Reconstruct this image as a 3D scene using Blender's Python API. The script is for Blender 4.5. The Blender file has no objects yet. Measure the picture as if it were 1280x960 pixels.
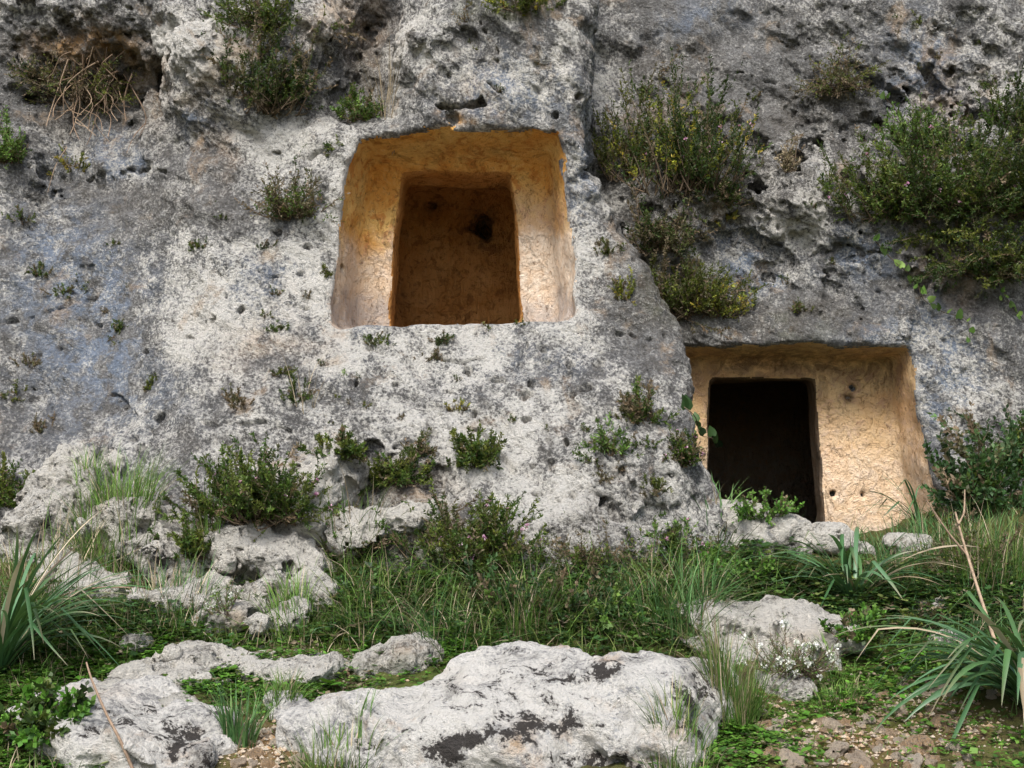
import bpy, math, random
import numpy as np
from mathutils import Vector
from mathutils.bvhtree import BVHTree

random.seed(7)
RNG = np.random.default_rng(7)
SC = bpy.context.scene
COL = SC.collection
R = math.radians

# ------------------------------------------------------------------ camera, sky, sun, exposure
F = 1600.0                               # focal length in pixels of the 1280 x 960 photograph
TILT = math.atan(160.0 / F)              # horizon at pixel row 640
EYE = np.array([0.0, 0.0, 1.6])
cam_d = bpy.data.cameras.new('camera')
cam_d.sensor_width = 36.0
cam_d.lens = 36.0 * F / 1280.0
cam_d.clip_start = 0.05
cam_d.clip_end = 500.0
cam = bpy.data.objects.new('camera', cam_d)
COL.objects.link(cam)
cam.location = EYE
cam.rotation_euler = (math.pi / 2 + TILT, 0, 0)
SC.camera = cam

SUN_EL, SUN_AZ = 50.0, 192.0             # azimuth clockwise from +Y; a veiled sun behind the camera
world = bpy.data.worlds.new('World')
SC.world = world
world.use_nodes = True
wn = world.node_tree
sky = wn.nodes.new('ShaderNodeTexSky')
sky.sky_type = 'NISHITA'
sky.sun_disc = False
sky.sun_elevation = R(SUN_EL)
sky.sun_rotation = R(SUN_AZ)
sky.air_density = 1.0
sky.dust_density = 3.0
sky.ozone_density = 1.0
wn.links.new(sky.outputs[0], wn.nodes['Background'].inputs[0])
wn.nodes['Background'].inputs[1].default_value = 0.06
sun_d = bpy.data.lights.new('sun', 'SUN')
sun_d.energy = 1.5
sun_d.angle = R(22)
sun_d.color = (1.0, 0.965, 0.90)
sun = bpy.data.objects.new('sun', sun_d)
COL.objects.link(sun)
_az = R(SUN_AZ)
_sd = Vector((math.sin(_az) * math.cos(R(SUN_EL)), math.cos(_az) * math.cos(R(SUN_EL)), math.sin(R(SUN_EL))))
sun.rotation_euler = _sd.to_track_quat('Z', 'Y').to_euler()
SC.view_settings.view_transform = 'Standard'
SC.view_settings.look = 'None'
SC.view_settings.exposure = 1.88
SC.view_settings.gamma = 1.0
SC.view_settings.use_curve_mapping = False
SC.cycles.use_denoising = True
SC.cycles.max_bounces = 5
SC.cycles.diffuse_bounces = 3
SC.cycles.transmission_bounces = 3

# ------------------------------------------------------------------ pixel <-> world
CT, ST = math.cos(TILT), math.sin(TILT)

def ray(px, py):
    u = (px - 640.0) / F
    v = (480.0 - py) / F
    return np.array([u, CT - v * ST, ST + v * CT])

def at(px, py, Y):
    d = ray(px, py)
    return EYE + d * (Y / d[1])

def proj(V):
    q = np.asarray(V, dtype=np.float64) - EYE
    zc = q[:, 1] * CT + q[:, 2] * ST
    yc = -q[:, 1] * ST + q[:, 2] * CT
    zc = np.maximum(zc, 0.1)
    return 640.0 + F * q[:, 0] / zc, 480.0 - F * yc / zc

# ------------------------------------------------------------------ numpy noise
_PR = np.random.default_rng(11)
_PERM = np.concatenate([_PR.permutation(256)] * 3).astype(np.int32)
_GR = _PR.normal(size=(256, 3)).astype(np.float32)
_GR /= np.linalg.norm(_GR, axis=1, keepdims=True)
_JIT = _PR.random((256, 3)).astype(np.float32)

from concurrent.futures import ThreadPoolExecutor
POOL = ThreadPoolExecutor(4)
def chunked(fn):
    def run(P, *a, **k):
        if len(P) <= 50000:
            return fn(P, *a, **k)
        return np.concatenate(list(POOL.map(lambda i: fn(P[i:i + 40000], *a, **k), range(0, len(P), 40000))))
    return run

@chunked
def perlin(P, freq=1.0, seed=0):
    fx = (P * freq).astype(np.float32) if np.isscalar(freq) else (P * np.asarray(freq)).astype(np.float32)
    fx = fx + np.float32(seed * 17.31)
    ip = np.floor(fx).astype(np.int32)
    fr = fx - ip
    w = fr * fr * fr * (fr * (fr * 6 - 15) + 10)
    ip &= 255
    out = 0
    for dx in (0, 1):
        wx = w[:, 0] if dx else 1 - w[:, 0]
        a = _PERM[ip[:, 0] + dx]
        for dy in (0, 1):
            wy = w[:, 1] if dy else 1 - w[:, 1]
            b = _PERM[(a + ip[:, 1] + dy)]
            for dz in (0, 1):
                wz = w[:, 2] if dz else 1 - w[:, 2]
                g = _GR[_PERM[(b + ip[:, 2] + dz)]]
                d = g[:, 0] * (fr[:, 0] - dx) + g[:, 1] * (fr[:, 1] - dy) + g[:, 2] * (fr[:, 2] - dz)
                out = out + wx * wy * wz * d
    return out * 1.5

def fbm(P, freq, octaves=4, seed=0, gain=0.5):
    s, a, t = 0, 1.0, 0
    fq = np.asarray(freq, dtype=np.float32) if not np.isscalar(freq) else freq
    for o in range(octaves):
        s = s + a * perlin(P, fq, seed + o)
        t += a
        a *= gain
        fq = fq * 2.03
    return s / t * 1.4

@chunked
def worley2(P, freq, seed=0):
    """Distance to the nearest random point and a random number of that point."""
    fx = (P * freq).astype(np.float32) + np.float32(seed * 9.7)
    ip = np.floor(fx).astype(np.int32)
    fr = fx - ip
    best = np.full(len(P), 9.0, np.float32); who = np.zeros(len(P), np.int32)
    for dx in (-1, 0, 1):
        a = _PERM[(ip[:, 0] + dx) & 255]
        for dy in (-1, 0, 1):
            b = _PERM[a + ((ip[:, 1] + dy) & 255)]
            for dz in (-1, 0, 1):
                h = _PERM[b + ((ip[:, 2] + dz) & 255)]
                j = _JIT[h]
                d = (j[:, 0] + dx - fr[:, 0]) ** 2 + (j[:, 1] + dy - fr[:, 1]) ** 2 + (j[:, 2] + dz - fr[:, 2]) ** 2
                m = d < best
                best = np.where(m, d, best); who = np.where(m, h, who)
    return np.stack([np.sqrt(best), _JIT[who, 0]], 1)

def worley(P, freq, seed=0):
    return worley2(P, freq, seed)[:, 0]

def pits(P, freq, seed, share=0.6, rmax=0.45):
    """Ragged hollows of unequal size: 0 outside, up to rmax at the middle of a hollow."""
    Q = P + np.stack([perlin(P, freq * 1.3, seed + 1), perlin(P, freq * 1.3, seed + 2), perlin(P, freq * 1.3, seed + 3)], 1) * (0.33 / freq)
    w = worley2(Q, freq, seed)
    r = np.clip((w[:, 1] - (1 - share)) / share, 0, 1) * rmax
    return np.clip(r - w[:, 0], 0, 1)

def smin(a, b, k):
    h = np.maximum(k - np.abs(a - b), 0) / k
    return np.minimum(a, b) - h * h * k * 0.25

def smax(a, b, k):
    return -smin(-a, -b, k)

def sstep(a, b, x):
    t = np.clip((x - a) / (b - a), 0, 1)
    return t * t * (3 - 2 * t)

def tps(pts, vals, q, smooth=0.002):
    """Thin-plate spline through (pts 2D -> vals), evaluated at q."""
    pts = np.asarray(pts, float); vals = np.asarray(vals, float)
    n = len(pts)
    def U(a, b):
        d2 = ((a[:, None, :] - b[None, :, :]) ** 2).sum(-1)
        return 0.5 * d2 * np.log(d2 + 1e-9)
    K = U(pts, pts) + np.eye(n) * smooth
    Pm = np.hstack([np.ones((n, 1)), pts])
    A = np.zeros((n + 3, n + 3)); A[:n, :n] = K; A[:n, n:] = Pm; A[n:, :n] = Pm.T
    s = np.linalg.solve(A, np.concatenate([vals, [0, 0, 0]]))
    out = np.empty(len(q))
    for i in range(0, len(q), 20000):
        c = q[i:i + 20000]
        out[i:i + 20000] = U(c, pts) @ s[:n] + s[n] + c @ s[n + 1:]
    return out

# ------------------------------------------------------------------ mesh helpers
def mesh_from(name, V, faces, smooth=True, cols=None):
    """faces: list of (n,3)/(n,4) int arrays. cols: dict attribute name -> (n,4) or (n,3) per-vertex colours."""
    V = np.asarray(V, np.float32)
    if isinstance(faces, np.ndarray):
        faces = [faces]
    faces = [f for f in faces if len(f)]
    me = bpy.data.meshes.new(name)
    me.vertices.add(len(V))
    me.vertices.foreach_set('co', V.ravel())
    nl = sum(f.size for f in faces); nf = sum(len(f) for f in faces)
    me.loops.add(nl)
    me.polygons.add(nf)
    me.loops.foreach_set('vertex_index', np.concatenate([f.ravel() for f in faces]).astype(np.int32))
    sizes = np.concatenate([np.full(len(f), f.shape[1]) for f in faces])
    me.polygons.foreach_set('loop_start', np.concatenate([[0], np.cumsum(sizes)[:-1]]).astype(np.int32))
    me.update(calc_edges=True)
    me.polygons.foreach_set('use_smooth', np.full(nf, smooth, bool))
    for k, c in (cols or {}).items():
        c = np.asarray(c, np.float32)
        if c.shape[1] == 3:
            c = np.hstack([c, np.ones((len(c), 1), np.float32)])
        at_ = me.attributes.new(k, 'FLOAT_COLOR', 'POINT')
        at_.data.foreach_set('color', c.ravel())
    me.validate()
    return me

def obj(name, me, mat=None, parent=None, loc=None):
    o = bpy.data.objects.new(name, me)
    COL.objects.link(o)
    if mat is not None and me is not None:
        if not me.materials:
            me.materials.append(mat)
    if parent is not None:
        o.parent = parent
    if loc is not None:
        o.location = loc
    return o

def tag(o, label=None, cat=None, group=None, kind=None):
    if label: o['label'] = label
    if cat: o['category'] = cat
    if group: o['group'] = group
    if kind: o['kind'] = kind
    return o

def empty(name, loc):
    o = bpy.data.objects.new(name, None)
    o.empty_display_size = 0.05
    COL.objects.link(o)
    o.location = loc
    return o

def surface_nets(f, org, h):
    nx, ny, nz = f.shape
    ins = f < 0
    c = [ins[i:nx - 1 + i, j:ny - 1 + j, k:nz - 1 + k] for i in (0, 1) for j in (0, 1) for k in (0, 1)]
    allin = c[0].copy(); anyin = c[0].copy()
    for x in c[1:]:
        allin &= x; anyin |= x
    act = anyin & ~allin
    I, J, K = np.nonzero(act)
    idx = np.full(act.shape, -1, np.int32)
    idx[I, J, K] = np.arange(len(I))
    acc = np.zeros((len(I), 3)); cnt = np.zeros(len(I))
    corners = [(0, 0, 0), (1, 0, 0), (0, 1, 0), (1, 1, 0), (0, 0, 1), (1, 0, 1), (0, 1, 1), (1, 1, 1)]
    edges = [(0, 1), (2, 3), (4, 5), (6, 7), (0, 2), (1, 3), (4, 6), (5, 7), (0, 4), (1, 5), (2, 6), (3, 7)]
    cv = [f[I + a, J + b, K + d].astype(np.float64) for a, b, d in corners]
    for a, b in edges:
        va, vb = cv[a], cv[b]
        m = (va < 0) != (vb < 0)
        t = np.where(m, va / np.where(m, va - vb, 1), 0)
        pa = np.array(corners[a], float); pb = np.array(corners[b], float)
        acc += np.where(m[:, None], pa + t[:, None] * (pb - pa), 0)
        cnt += m
    V = (np.stack([I, J, K], 1) + acc / cnt[:, None]) * h + org
    quads = []
    for ax in range(3):
        sl0 = [slice(1, -1)] * 3; sl1 = [slice(1, -1)] * 3
        sl0[ax] = slice(0, -1); sl1[ax] = slice(1, None)
        a = ins[tuple(sl0)]; b = ins[tuple(sl1)]
        ch = np.nonzero(a != b)
        fl = a[ch]
        q = [ch[0] + (0 if ax == 0 else 1), ch[1] + (0 if ax == 1 else 1), ch[2] + (0 if ax == 2 else 1)]
        u, v = [(1, 2), (2, 0), (0, 1)][ax]
        def cell(du, dv):
            p = [q[0].copy(), q[1].copy(), q[2].copy()]
            p[u] = p[u] - du; p[v] = p[v] - dv
            return idx[p[0], p[1], p[2]]
        Q = np.stack([cell(0, 0), cell(1, 0), cell(1, 1), cell(0, 1)], 1)
        Q[~fl] = Q[~fl][:, ::-1]
        quads.append(Q)
    Q = np.concatenate(quads)
    Q = Q[(Q >= 0).all(1)]
    return V, Q

def vnormals(V, Q):
    a = V[Q[:, 2]] - V[Q[:, 0]]; b = V[Q[:, 3]] - V[Q[:, 1]]
    n = np.cross(a, b)
    out = np.zeros((len(V), 3))
    for k in range(3):
        w = np.zeros(len(V))
        for j in range(4):
            w += np.bincount(Q[:, j], weights=n[:, k], minlength=len(V))
        out[:, k] = w
    return out / np.maximum(np.linalg.norm(out, axis=1, keepdims=True), 1e-9)

def relax(V, Q, amt=0.5):
    acc = np.zeros((len(V), 3)); cnt = np.zeros(len(V))
    for j in range(4):
        a, b = Q[:, j], Q[:, (j + 1) % 4]
        cnt += np.bincount(a, minlength=len(V)) + np.bincount(b, minlength=len(V))
        for k in range(3):
            acc[:, k] += np.bincount(a, weights=V[b, k], minlength=len(V)) + np.bincount(b, weights=V[a, k], minlength=len(V))
    m = cnt > 0
    out = V.copy()
    out[m] = V[m] * (1 - amt) + amt * acc[m] / cnt[m][:, None]
    return out

def subdiv(V, Q):
    E = np.concatenate([Q[:, [0, 1]], Q[:, [1, 2]], Q[:, [2, 3]], Q[:, [3, 0]]])
    Es = np.sort(E, 1).astype(np.int64)
    key = Es[:, 0] * len(V) + Es[:, 1]
    uk, inv = np.unique(key, return_inverse=True)
    ev = np.stack([uk // len(V), uk % len(V)], 1)
    n = len(V); m = len(Q)
    em = (V[ev[:, 0]] + V[ev[:, 1]]) * 0.5
    fc = V[Q].mean(1)
    e = inv.reshape(4, m) + n
    c = np.arange(m) + n + len(em)
    NQ = np.concatenate([np.stack([Q[:, 0], e[0], c, e[3]], 1), np.stack([e[0], Q[:, 1], e[1], c], 1),
                         np.stack([c, e[1], Q[:, 2], e[2]], 1), np.stack([e[3], c, e[2], Q[:, 3]], 1)])
    return np.concatenate([V, em, fc]), NQ

def sub_mesh(V, Q, keep):
    q = Q[keep]
    u, inv = np.unique(q, return_inverse=True)
    return u, inv.reshape(q.shape)

# ------------------------------------------------------------------ materials
def new_mat(name):
    m = bpy.data.materials.new(name)
    m.use_nodes = True
    nt = m.node_tree
    b = nt.nodes['Principled BSDF']
    return m, nt, b

class NT:
    """Small node-graph writer."""
    def __init__(s, nt): s.nt = nt
    def n(s, typ, **kw):
        nd = s.nt.nodes.new(typ)
        for k, v in kw.items():
            setattr(nd, k, v)
        return nd
    def put(s, sock, v):
        if isinstance(v, bpy.types.NodeSocket): s.nt.links.new(v, sock)
        elif v is not None: sock.default_value = v
    def coord(s):
        return s.n('ShaderNodeTexCoord').outputs['Object']
    def noise(s, co, scale, detail=6.0, rough=0.55, dist=0.0):
        nd = s.n('ShaderNodeTexNoise')
        s.put(nd.inputs['Vector'], co)
        nd.inputs['Scale'].default_value = scale
        nd.inputs['Detail'].default_value = detail
        nd.inputs['Roughness'].default_value = rough
        nd.inputs['Distortion'].default_value = dist
        return nd.outputs['Fac']
    def voro(s, co, scale, feature='F1', rnd=1.0):
        nd = s.n('ShaderNodeTexVoronoi', feature=feature)
        s.put(nd.inputs['Vector'], co)
        nd.inputs['Scale'].default_value = scale
        nd.inputs['Randomness'].default_value = rnd
        return nd.outputs['Distance']
    def math(s, op, a, b=None, clamp=False):
        nd = s.n('ShaderNodeMath', operation=op)
        nd.use_clamp = clamp
        s.put(nd.inputs[0], a)
        if b is not None: s.put(nd.inputs[1], b)
        return nd.outputs[0]
    def rng(s, v, a, b, c=0.0, d=1.0, smooth=True):
        nd = s.n('ShaderNodeMapRange')
        nd.interpolation_type = 'SMOOTHSTEP' if smooth else 'LINEAR'
        s.put(nd.inputs['Value'], v)
        for k, x in zip(('From Min', 'From Max', 'To Min', 'To Max'), (a, b, c, d)):
            nd.inputs[k].default_value = x
        return nd.outputs[0]
    def mix(s, fac, a, b, blend='MIX'):
        nd = s.n('ShaderNodeMix', data_type='RGBA', blend_type=blend)
        s.put(nd.inputs[0], fac)
        for sock, v in ((nd.inputs[6], a), (nd.inputs[7], b)):
            if isinstance(v, tuple) and len(v) == 3: v = (*v, 1.0)
            s.put(sock, v)
        return nd.outputs[2]
    def attr(s, name):
        nd = s.n('ShaderNodeAttribute', attribute_name=name)
        sp = s.n('ShaderNodeSeparateColor')
        s.nt.links.new(nd.outputs['Color'], sp.inputs[0])
        return nd.outputs['Color'], sp.outputs[0], sp.outputs[1], sp.outputs[2]
    def bump(s, h, strength, dist, normal=None):
        nd = s.n('ShaderNodeBump')
        s.put(nd.inputs['Height'], h)
        nd.inputs['Strength'].default_value = strength
        nd.inputs['Distance'].default_value = dist
        if normal is not None: s.put(nd.inputs['Normal'], normal)
        return nd.outputs[0]

def rock_material(name, grey=(0.305, 0.305, 0.305), dark=(0.115, 0.113, 0.112), pale=(0.77, 0.75, 0.705), blue=(0.235, 0.305, 0.425), warm=(0.50, 0.37, 0.25),
                  pit=0.6, lichen=0.5, white_bias=0.0, grime=0.62, relief=0.066, lscale=11.0):
    m, nt, b = new_mat(name)
    g = NT(nt)
    co = g.coord()
    _, pw, po, pd = g.attr('paint')       # white crust, ochre stain, brown soil
    _, pb, pl, pm = g.attr('paint2')      # skylight blue painted into the stone, black lichen, green moss
    n1 = g.noise(co, 1.3, 8, 0.6, 0.3)
    n2 = g.noise(co, 7.0, 10, 0.68, 0.2)
    n3 = g.noise(co, 46.0, 8, 0.7)
    n4 = g.noise(co, 150.0, 4, 0.7)
    zone = g.rng(g.noise(co, 1.9, 5, 0.6, 0.5), 0.40, 0.62, 0.25, 1.0)     # where the stone is grainy and where it is worn smooth
    mp = g.n('ShaderNodeMapping')
    nt.links.new(co, mp.inputs['Vector'])
    mp.inputs['Scale'].default_value = (5.5, 5.5, 0.9)
    mp.inputs['Rotation'].default_value = (0, 0.22, 0)
    streak = g.noise(mp.outputs[0], 1.0, 7, 0.65, 0.5)
    c = g.mix(g.rng(g.math('ADD', g.math('MULTIPLY', n2, 0.55), g.math('MULTIPLY', n3, 0.65)), 0.50, 0.70), dark, grey)
    v = g.math('ADD', g.math('MULTIPLY', n1, 0.45), g.math('MULTIPLY', n2, 0.65))
    v = g.math('ADD', v, g.math('MULTIPLY', n3, 0.90))
    v = g.math('ADD', v, g.math('MULTIPLY', pw, 0.20))
    v = g.math('ADD', v, g.math('MULTIPLY', g.math('SUBTRACT', streak, 0.5), -0.45))
    v = g.math('ADD', v, white_bias)
    k = g.rng(v, 0.965, 1.21)
    c = g.mix(g.math('MULTIPLY', pb, g.rng(g.noise(co, 6.0, 9, 0.72, 0.4), 0.42, 0.56)), c, blue)
    c = g.mix(k, c, pale)
    wn_ = g.rng(g.noise(co, 2.3, 9, 0.7, 0.4), 0.56, 0.68)
    c = g.mix(g.math('MULTIPLY', wn_, 0.62), c, warm)
    c = g.mix(g.math('MULTIPLY', po, g.rng(n2, 0.35, 0.62)), c, (0.56, 0.33, 0.14))
    c = g.mix(g.math('MULTIPLY', pd, g.rng(g.noise(co, 5.0, 10, 0.75), 0.36, 0.56)), c, (0.115, 0.095, 0.068))
    # white crust flecks
    fl = g.rng(g.noise(co, 33.0, 5, 0.75, 0.6), 0.565, 0.62)
    c = g.mix(g.math('MULTIPLY', g.math('MULTIPLY', fl, zone), 0.55), c, (0.78, 0.755, 0.70))
    # fine dark grime between grains
    dk = g.rng(g.noise(co, 52.0, 6, 0.8, 0.4), 0.53, 0.615)
    c = g.mix(g.math('MULTIPLY', g.rng(streak, 0.56, 0.70), 0.5), c, (0.15, 0.14, 0.125))
    c = g.mix(g.math('MULTIPLY', g.math('MULTIPLY', dk, zone), grime), c, (0.075, 0.07, 0.064))
    # small solution pits
    vd = g.voro(co, 30.0)
    sel = g.rng(g.noise(co, 4.3, 4, 0.6), 0.50, 0.64)
    pt = g.math('MULTIPLY', g.rng(vd, 0.24, 0.10), sel)
    c = g.mix(g.math('MULTIPLY', pt, pit), c, (0.05, 0.043, 0.035))
    # black lichen blotches
    ln = g.math('ADD', g.noise(co, lscale, 8, 0.60, 0.7), g.math('MULTIPLY', pl, 0.22))
    ln = g.math('ADD', ln, g.math('MULTIPLY', g.math('SUBTRACT', g.noise(co, 55.0, 5, 0.75), 0.5), 0.60))
    lf = g.rng(ln, 0.655, 0.70)
    c = g.mix(g.math('MULTIPLY', g.rng(ln, 0.56, 0.66), 0.45 * lichen), c, (0.26, 0.25, 0.235))
    c = g.mix(g.math('MULTIPLY', lf, lichen), c, (0.035, 0.030, 0.028))
    c = g.mix(g.math('MULTIPLY', pm, g.rng(n2, 0.4, 0.56)), c, (0.085, 0.10, 0.03))
    nt.links.new(c, b.inputs['Base Color'])
    b.inputs['Roughness'].default_value = 0.92
    b.inputs['Specular IOR Level'].default_value = 0.2
    h = g.math('ADD', g.math('MULTIPLY', n3, 0.9), g.math('MULTIPLY', n4, 0.35))
    h = g.math('ADD', h, g.math('MULTIPLY', g.noise(co, 18.0, 8, 0.65), 0.7))
    h = g.math('SUBTRACT', h, g.math('MULTIPLY', pt, 0.45))
    nt.links.new(g.bump(h, 1.0, relief * 1.25), b.inputs['Normal'])
    return m

M_CLIFF = rock_material('cliff_limestone', white_bias=0.005)
M_BOULDER = rock_material('boulder_limestone', lscale=10.0, grime=0.4, relief=0.045, grey=(0.43, 0.425, 0.425), pale=(0.74, 0.72, 0.68), warm=(0.55, 0.41, 0.29), pit=0.35, lichen=0.95, dark=(0.26, 0.26, 0.265), white_bias=0.15)
M_OUTCROP = rock_material('outcrop_limestone', grime=0.6, grey=(0.38, 0.365, 0.34), pale=(0.74, 0.71, 0.65), warm=(0.55, 0.42, 0.28), pit=0.9, lichen=0.6, dark=(0.18, 0.17, 0.15), white_bias=0.16)
M_STONE = rock_material('stone_limestone', grime=0.3, relief=0.03, grey=(0.44, 0.33, 0.24), dark=(0.26, 0.18, 0.12), pale=(0.70, 0.60, 0.48), warm=(0.5, 0.33, 0.2), pit=0.3, lichen=0.15, white_bias=0.1)

def tomb_material(name, chamber=False, painted_shade=0.0):
    m, nt, b = new_mat(name)
    g = NT(nt)
    co = g.coord()
    _, pg, pp, pd = g.attr('paint')       # grey weathered foot, pale pinkish zone, dark paint incl. shade of ceilings and holes
    n1 = g.noise(co, 2.6, 8, 0.62, 0.5)
    n2 = g.noise(co, 11.0, 9, 0.68, 0.8)
    n3 = g.noise(co, 45.0, 7, 0.7)
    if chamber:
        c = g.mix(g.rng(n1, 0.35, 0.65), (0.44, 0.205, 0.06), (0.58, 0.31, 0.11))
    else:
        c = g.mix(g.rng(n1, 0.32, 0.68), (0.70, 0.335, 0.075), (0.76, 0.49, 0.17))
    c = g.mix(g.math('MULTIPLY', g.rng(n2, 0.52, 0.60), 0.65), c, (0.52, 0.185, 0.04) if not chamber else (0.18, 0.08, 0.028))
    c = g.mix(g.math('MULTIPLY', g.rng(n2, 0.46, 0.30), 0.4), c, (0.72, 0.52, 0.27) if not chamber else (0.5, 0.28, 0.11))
    c = g.mix(pp, c, g.mix(g.rng(n2, 0.35, 0.65), (0.68, 0.52, 0.38), (0.78, 0.67, 0.55)))
    c = g.mix(g.math('MULTIPLY', pg, g.rng(n2, 0.25, 0.55, 0.4, 1.0)), c, g.mix(n3, (0.30, 0.26, 0.25), (0.46, 0.41, 0.38)))
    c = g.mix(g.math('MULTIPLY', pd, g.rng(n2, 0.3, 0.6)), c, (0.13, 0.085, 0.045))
    if painted_shade:
        c = g.mix(painted_shade, c, (0.02, 0.016, 0.012))  # interior shade mixed into the stone colour
    dk = g.rng(g.noise(co, 30.0, 5, 0.75, 0.6), 0.56, 0.63)
    c = g.mix(g.math('MULTIPLY', dk, 0.55), c, (0.20, 0.10, 0.045))
    pt = g.math('MULTIPLY', g.rng(g.voro(co, 17.0), 0.16, 0.07), g.rng(g.noise(co, 5.0, 3), 0.55, 0.66))
    c = g.mix(g.math('MULTIPLY', pt, 0.7), c, (0.06, 0.035, 0.02))
    nt.links.new(c, b.inputs['Base Color'])
    b.inputs['Roughness'].default_value = 0.95
    b.inputs['Specular IOR Level'].default_value = 0.03
    h = g.math('ADD', g.math('MULTIPLY', n3, 0.6), g.math('MULTIPLY', n2, 0.9))
    # slanting pick marks
    mp = g.n('ShaderNodeMapping')
    nt.links.new(co, mp.inputs['Vector'])
    mp.inputs['Rotation'].default_value = (0, 0.75, 0.3)
    mp.inputs['Scale'].default_value = (34, 20, 7)
    pk = g.noise(mp.outputs[0], 1.0, 4, 0.6, 0.3)
    h = g.math('ADD', h, g.math('MULTIPLY', pk, 0.6 if not chamber else 1.5))
    cr = g.rng(g.math('ABSOLUTE', g.math('SUBTRACT', g.noise(co, 3.4, 6, 0.6, 0.8), 0.5)), 0.012, 0.0)
    h = g.math('SUBTRACT', h, g.math('MULTIPLY', cr, 0.5))
    h = g.math('SUBTRACT', h, g.math('MULTIPLY', pt, 0.5))
    nt.links.new(g.bump(h, 0.9, 0.05), b.inputs['Normal'])
    return m

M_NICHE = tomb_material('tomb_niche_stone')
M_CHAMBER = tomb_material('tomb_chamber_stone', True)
M_SHADED_CHAMBER = tomb_material('shaded_chamber_stone', True, 0.8)  # darker copy of the chamber stone, shade of the interior painted in

def ground_material():
    m, nt, b = new_mat('ground_soil')
    g = NT(nt)
    co = g.coord()
    n1 = g.noise(co, 1.8, 8, 0.62, 0.4)
    n2 = g.noise(co, 9.0, 9, 0.7)
    n3 = g.noise(co, 60.0, 6, 0.75)
    _, pm, pr, pw = g.attr('paint')       # moss, bare reddish soil, pale gravel
    c = g.mix(g.rng(n2, 0.35, 0.65), (0.075, 0.05, 0.03), (0.17, 0.115, 0.065))
    c = g.mix(g.math('MULTIPLY', pr, g.rng(n2, 0.36, 0.56)), c, (0.27, 0.13, 0.06))
    c = g.mix(g.math('MULTIPLY', pw, g.rng(g.noise(co, 30, 6, 0.7), 0.5, 0.62)), c, (0.42, 0.34, 0.25))
    ms = g.math('MULTIPLY', pm, g.rng(g.math('ADD', g.math('MULTIPLY', n1, 0.5), g.math('MULTIPLY', n2, 0.6)), 0.42, 0.56))
    c = g.mix(ms, c, g.mix(n3, (0.035, 0.075, 0.012), (0.12, 0.17, 0.03)))
    c = g.mix(g.math('MULTIPLY', g.rng(n3, 0.55, 0.7), 0.5), c, (0.04, 0.03, 0.02))
    nt.links.new(c, b.inputs['Base Color'])
    b.inputs['Roughness'].default_value = 0.95
    b.inputs['Specular IOR Level'].default_value = 0.15
    nt.links.new(g.bump(g.math('ADD', n3, g.math('MULTIPLY', n2, 1.4)), 0.9, 0.04), b.inputs['Normal'])
    return m
M_GROUND = ground_material()

def leaf_material(name, trans=0.35, rough=0.55, spec=0.35):
    m, nt, b = new_mat(name)
    g = NT(nt)
    c, _, _, _ = g.attr('col')
    nt.links.new(c, b.inputs['Base Color'])
    b.inputs['Roughness'].default_value = rough
    b.inputs['Specular IOR Level'].default_value = spec
    tr = g.n('ShaderNodeBsdfTranslucent')
    nt.links.new(g.mix(0.25, c, (0.18, 0.28, 0.02)), tr.inputs['Color'])
    mx = g.n('ShaderNodeMixShader')
    mx.inputs[0].default_value = trans
    nt.links.new(b.outputs[0], mx.inputs[1])
    nt.links.new(tr.outputs[0], mx.inputs[2])
    nt.links.new(mx.outputs[0], nt.nodes['Material Output'].inputs['Surface'])
    return m
M_LEAF = leaf_material('leaf')
M_BLADE = leaf_material('grass_blade', 0.25, 0.6, 0.2)
M_STRAP = leaf_material('strap_leaf', 0.2, 0.42, 0.5)

def col_material(name, rough=0.85):
    m, nt, b = new_mat(name)
    g = NT(nt)
    c, _, _, _ = g.attr('col')
    n = g.noise(g.coord(), 60, 4, 0.6)
    nt.links.new(g.mix(g.rng(n, 0.3, 0.7, 0, 0.5), c, (0.06, 0.045, 0.03)), b.inputs['Base Color'])
    b.inputs['Roughness'].default_value = rough
    b.inputs['Specular IOR Level'].default_value = 0.2
    return m
M_STEM = col_material('woody_stem')
M_PETAL = leaf_material('petal', 0.3, 0.6, 0.2)

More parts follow.
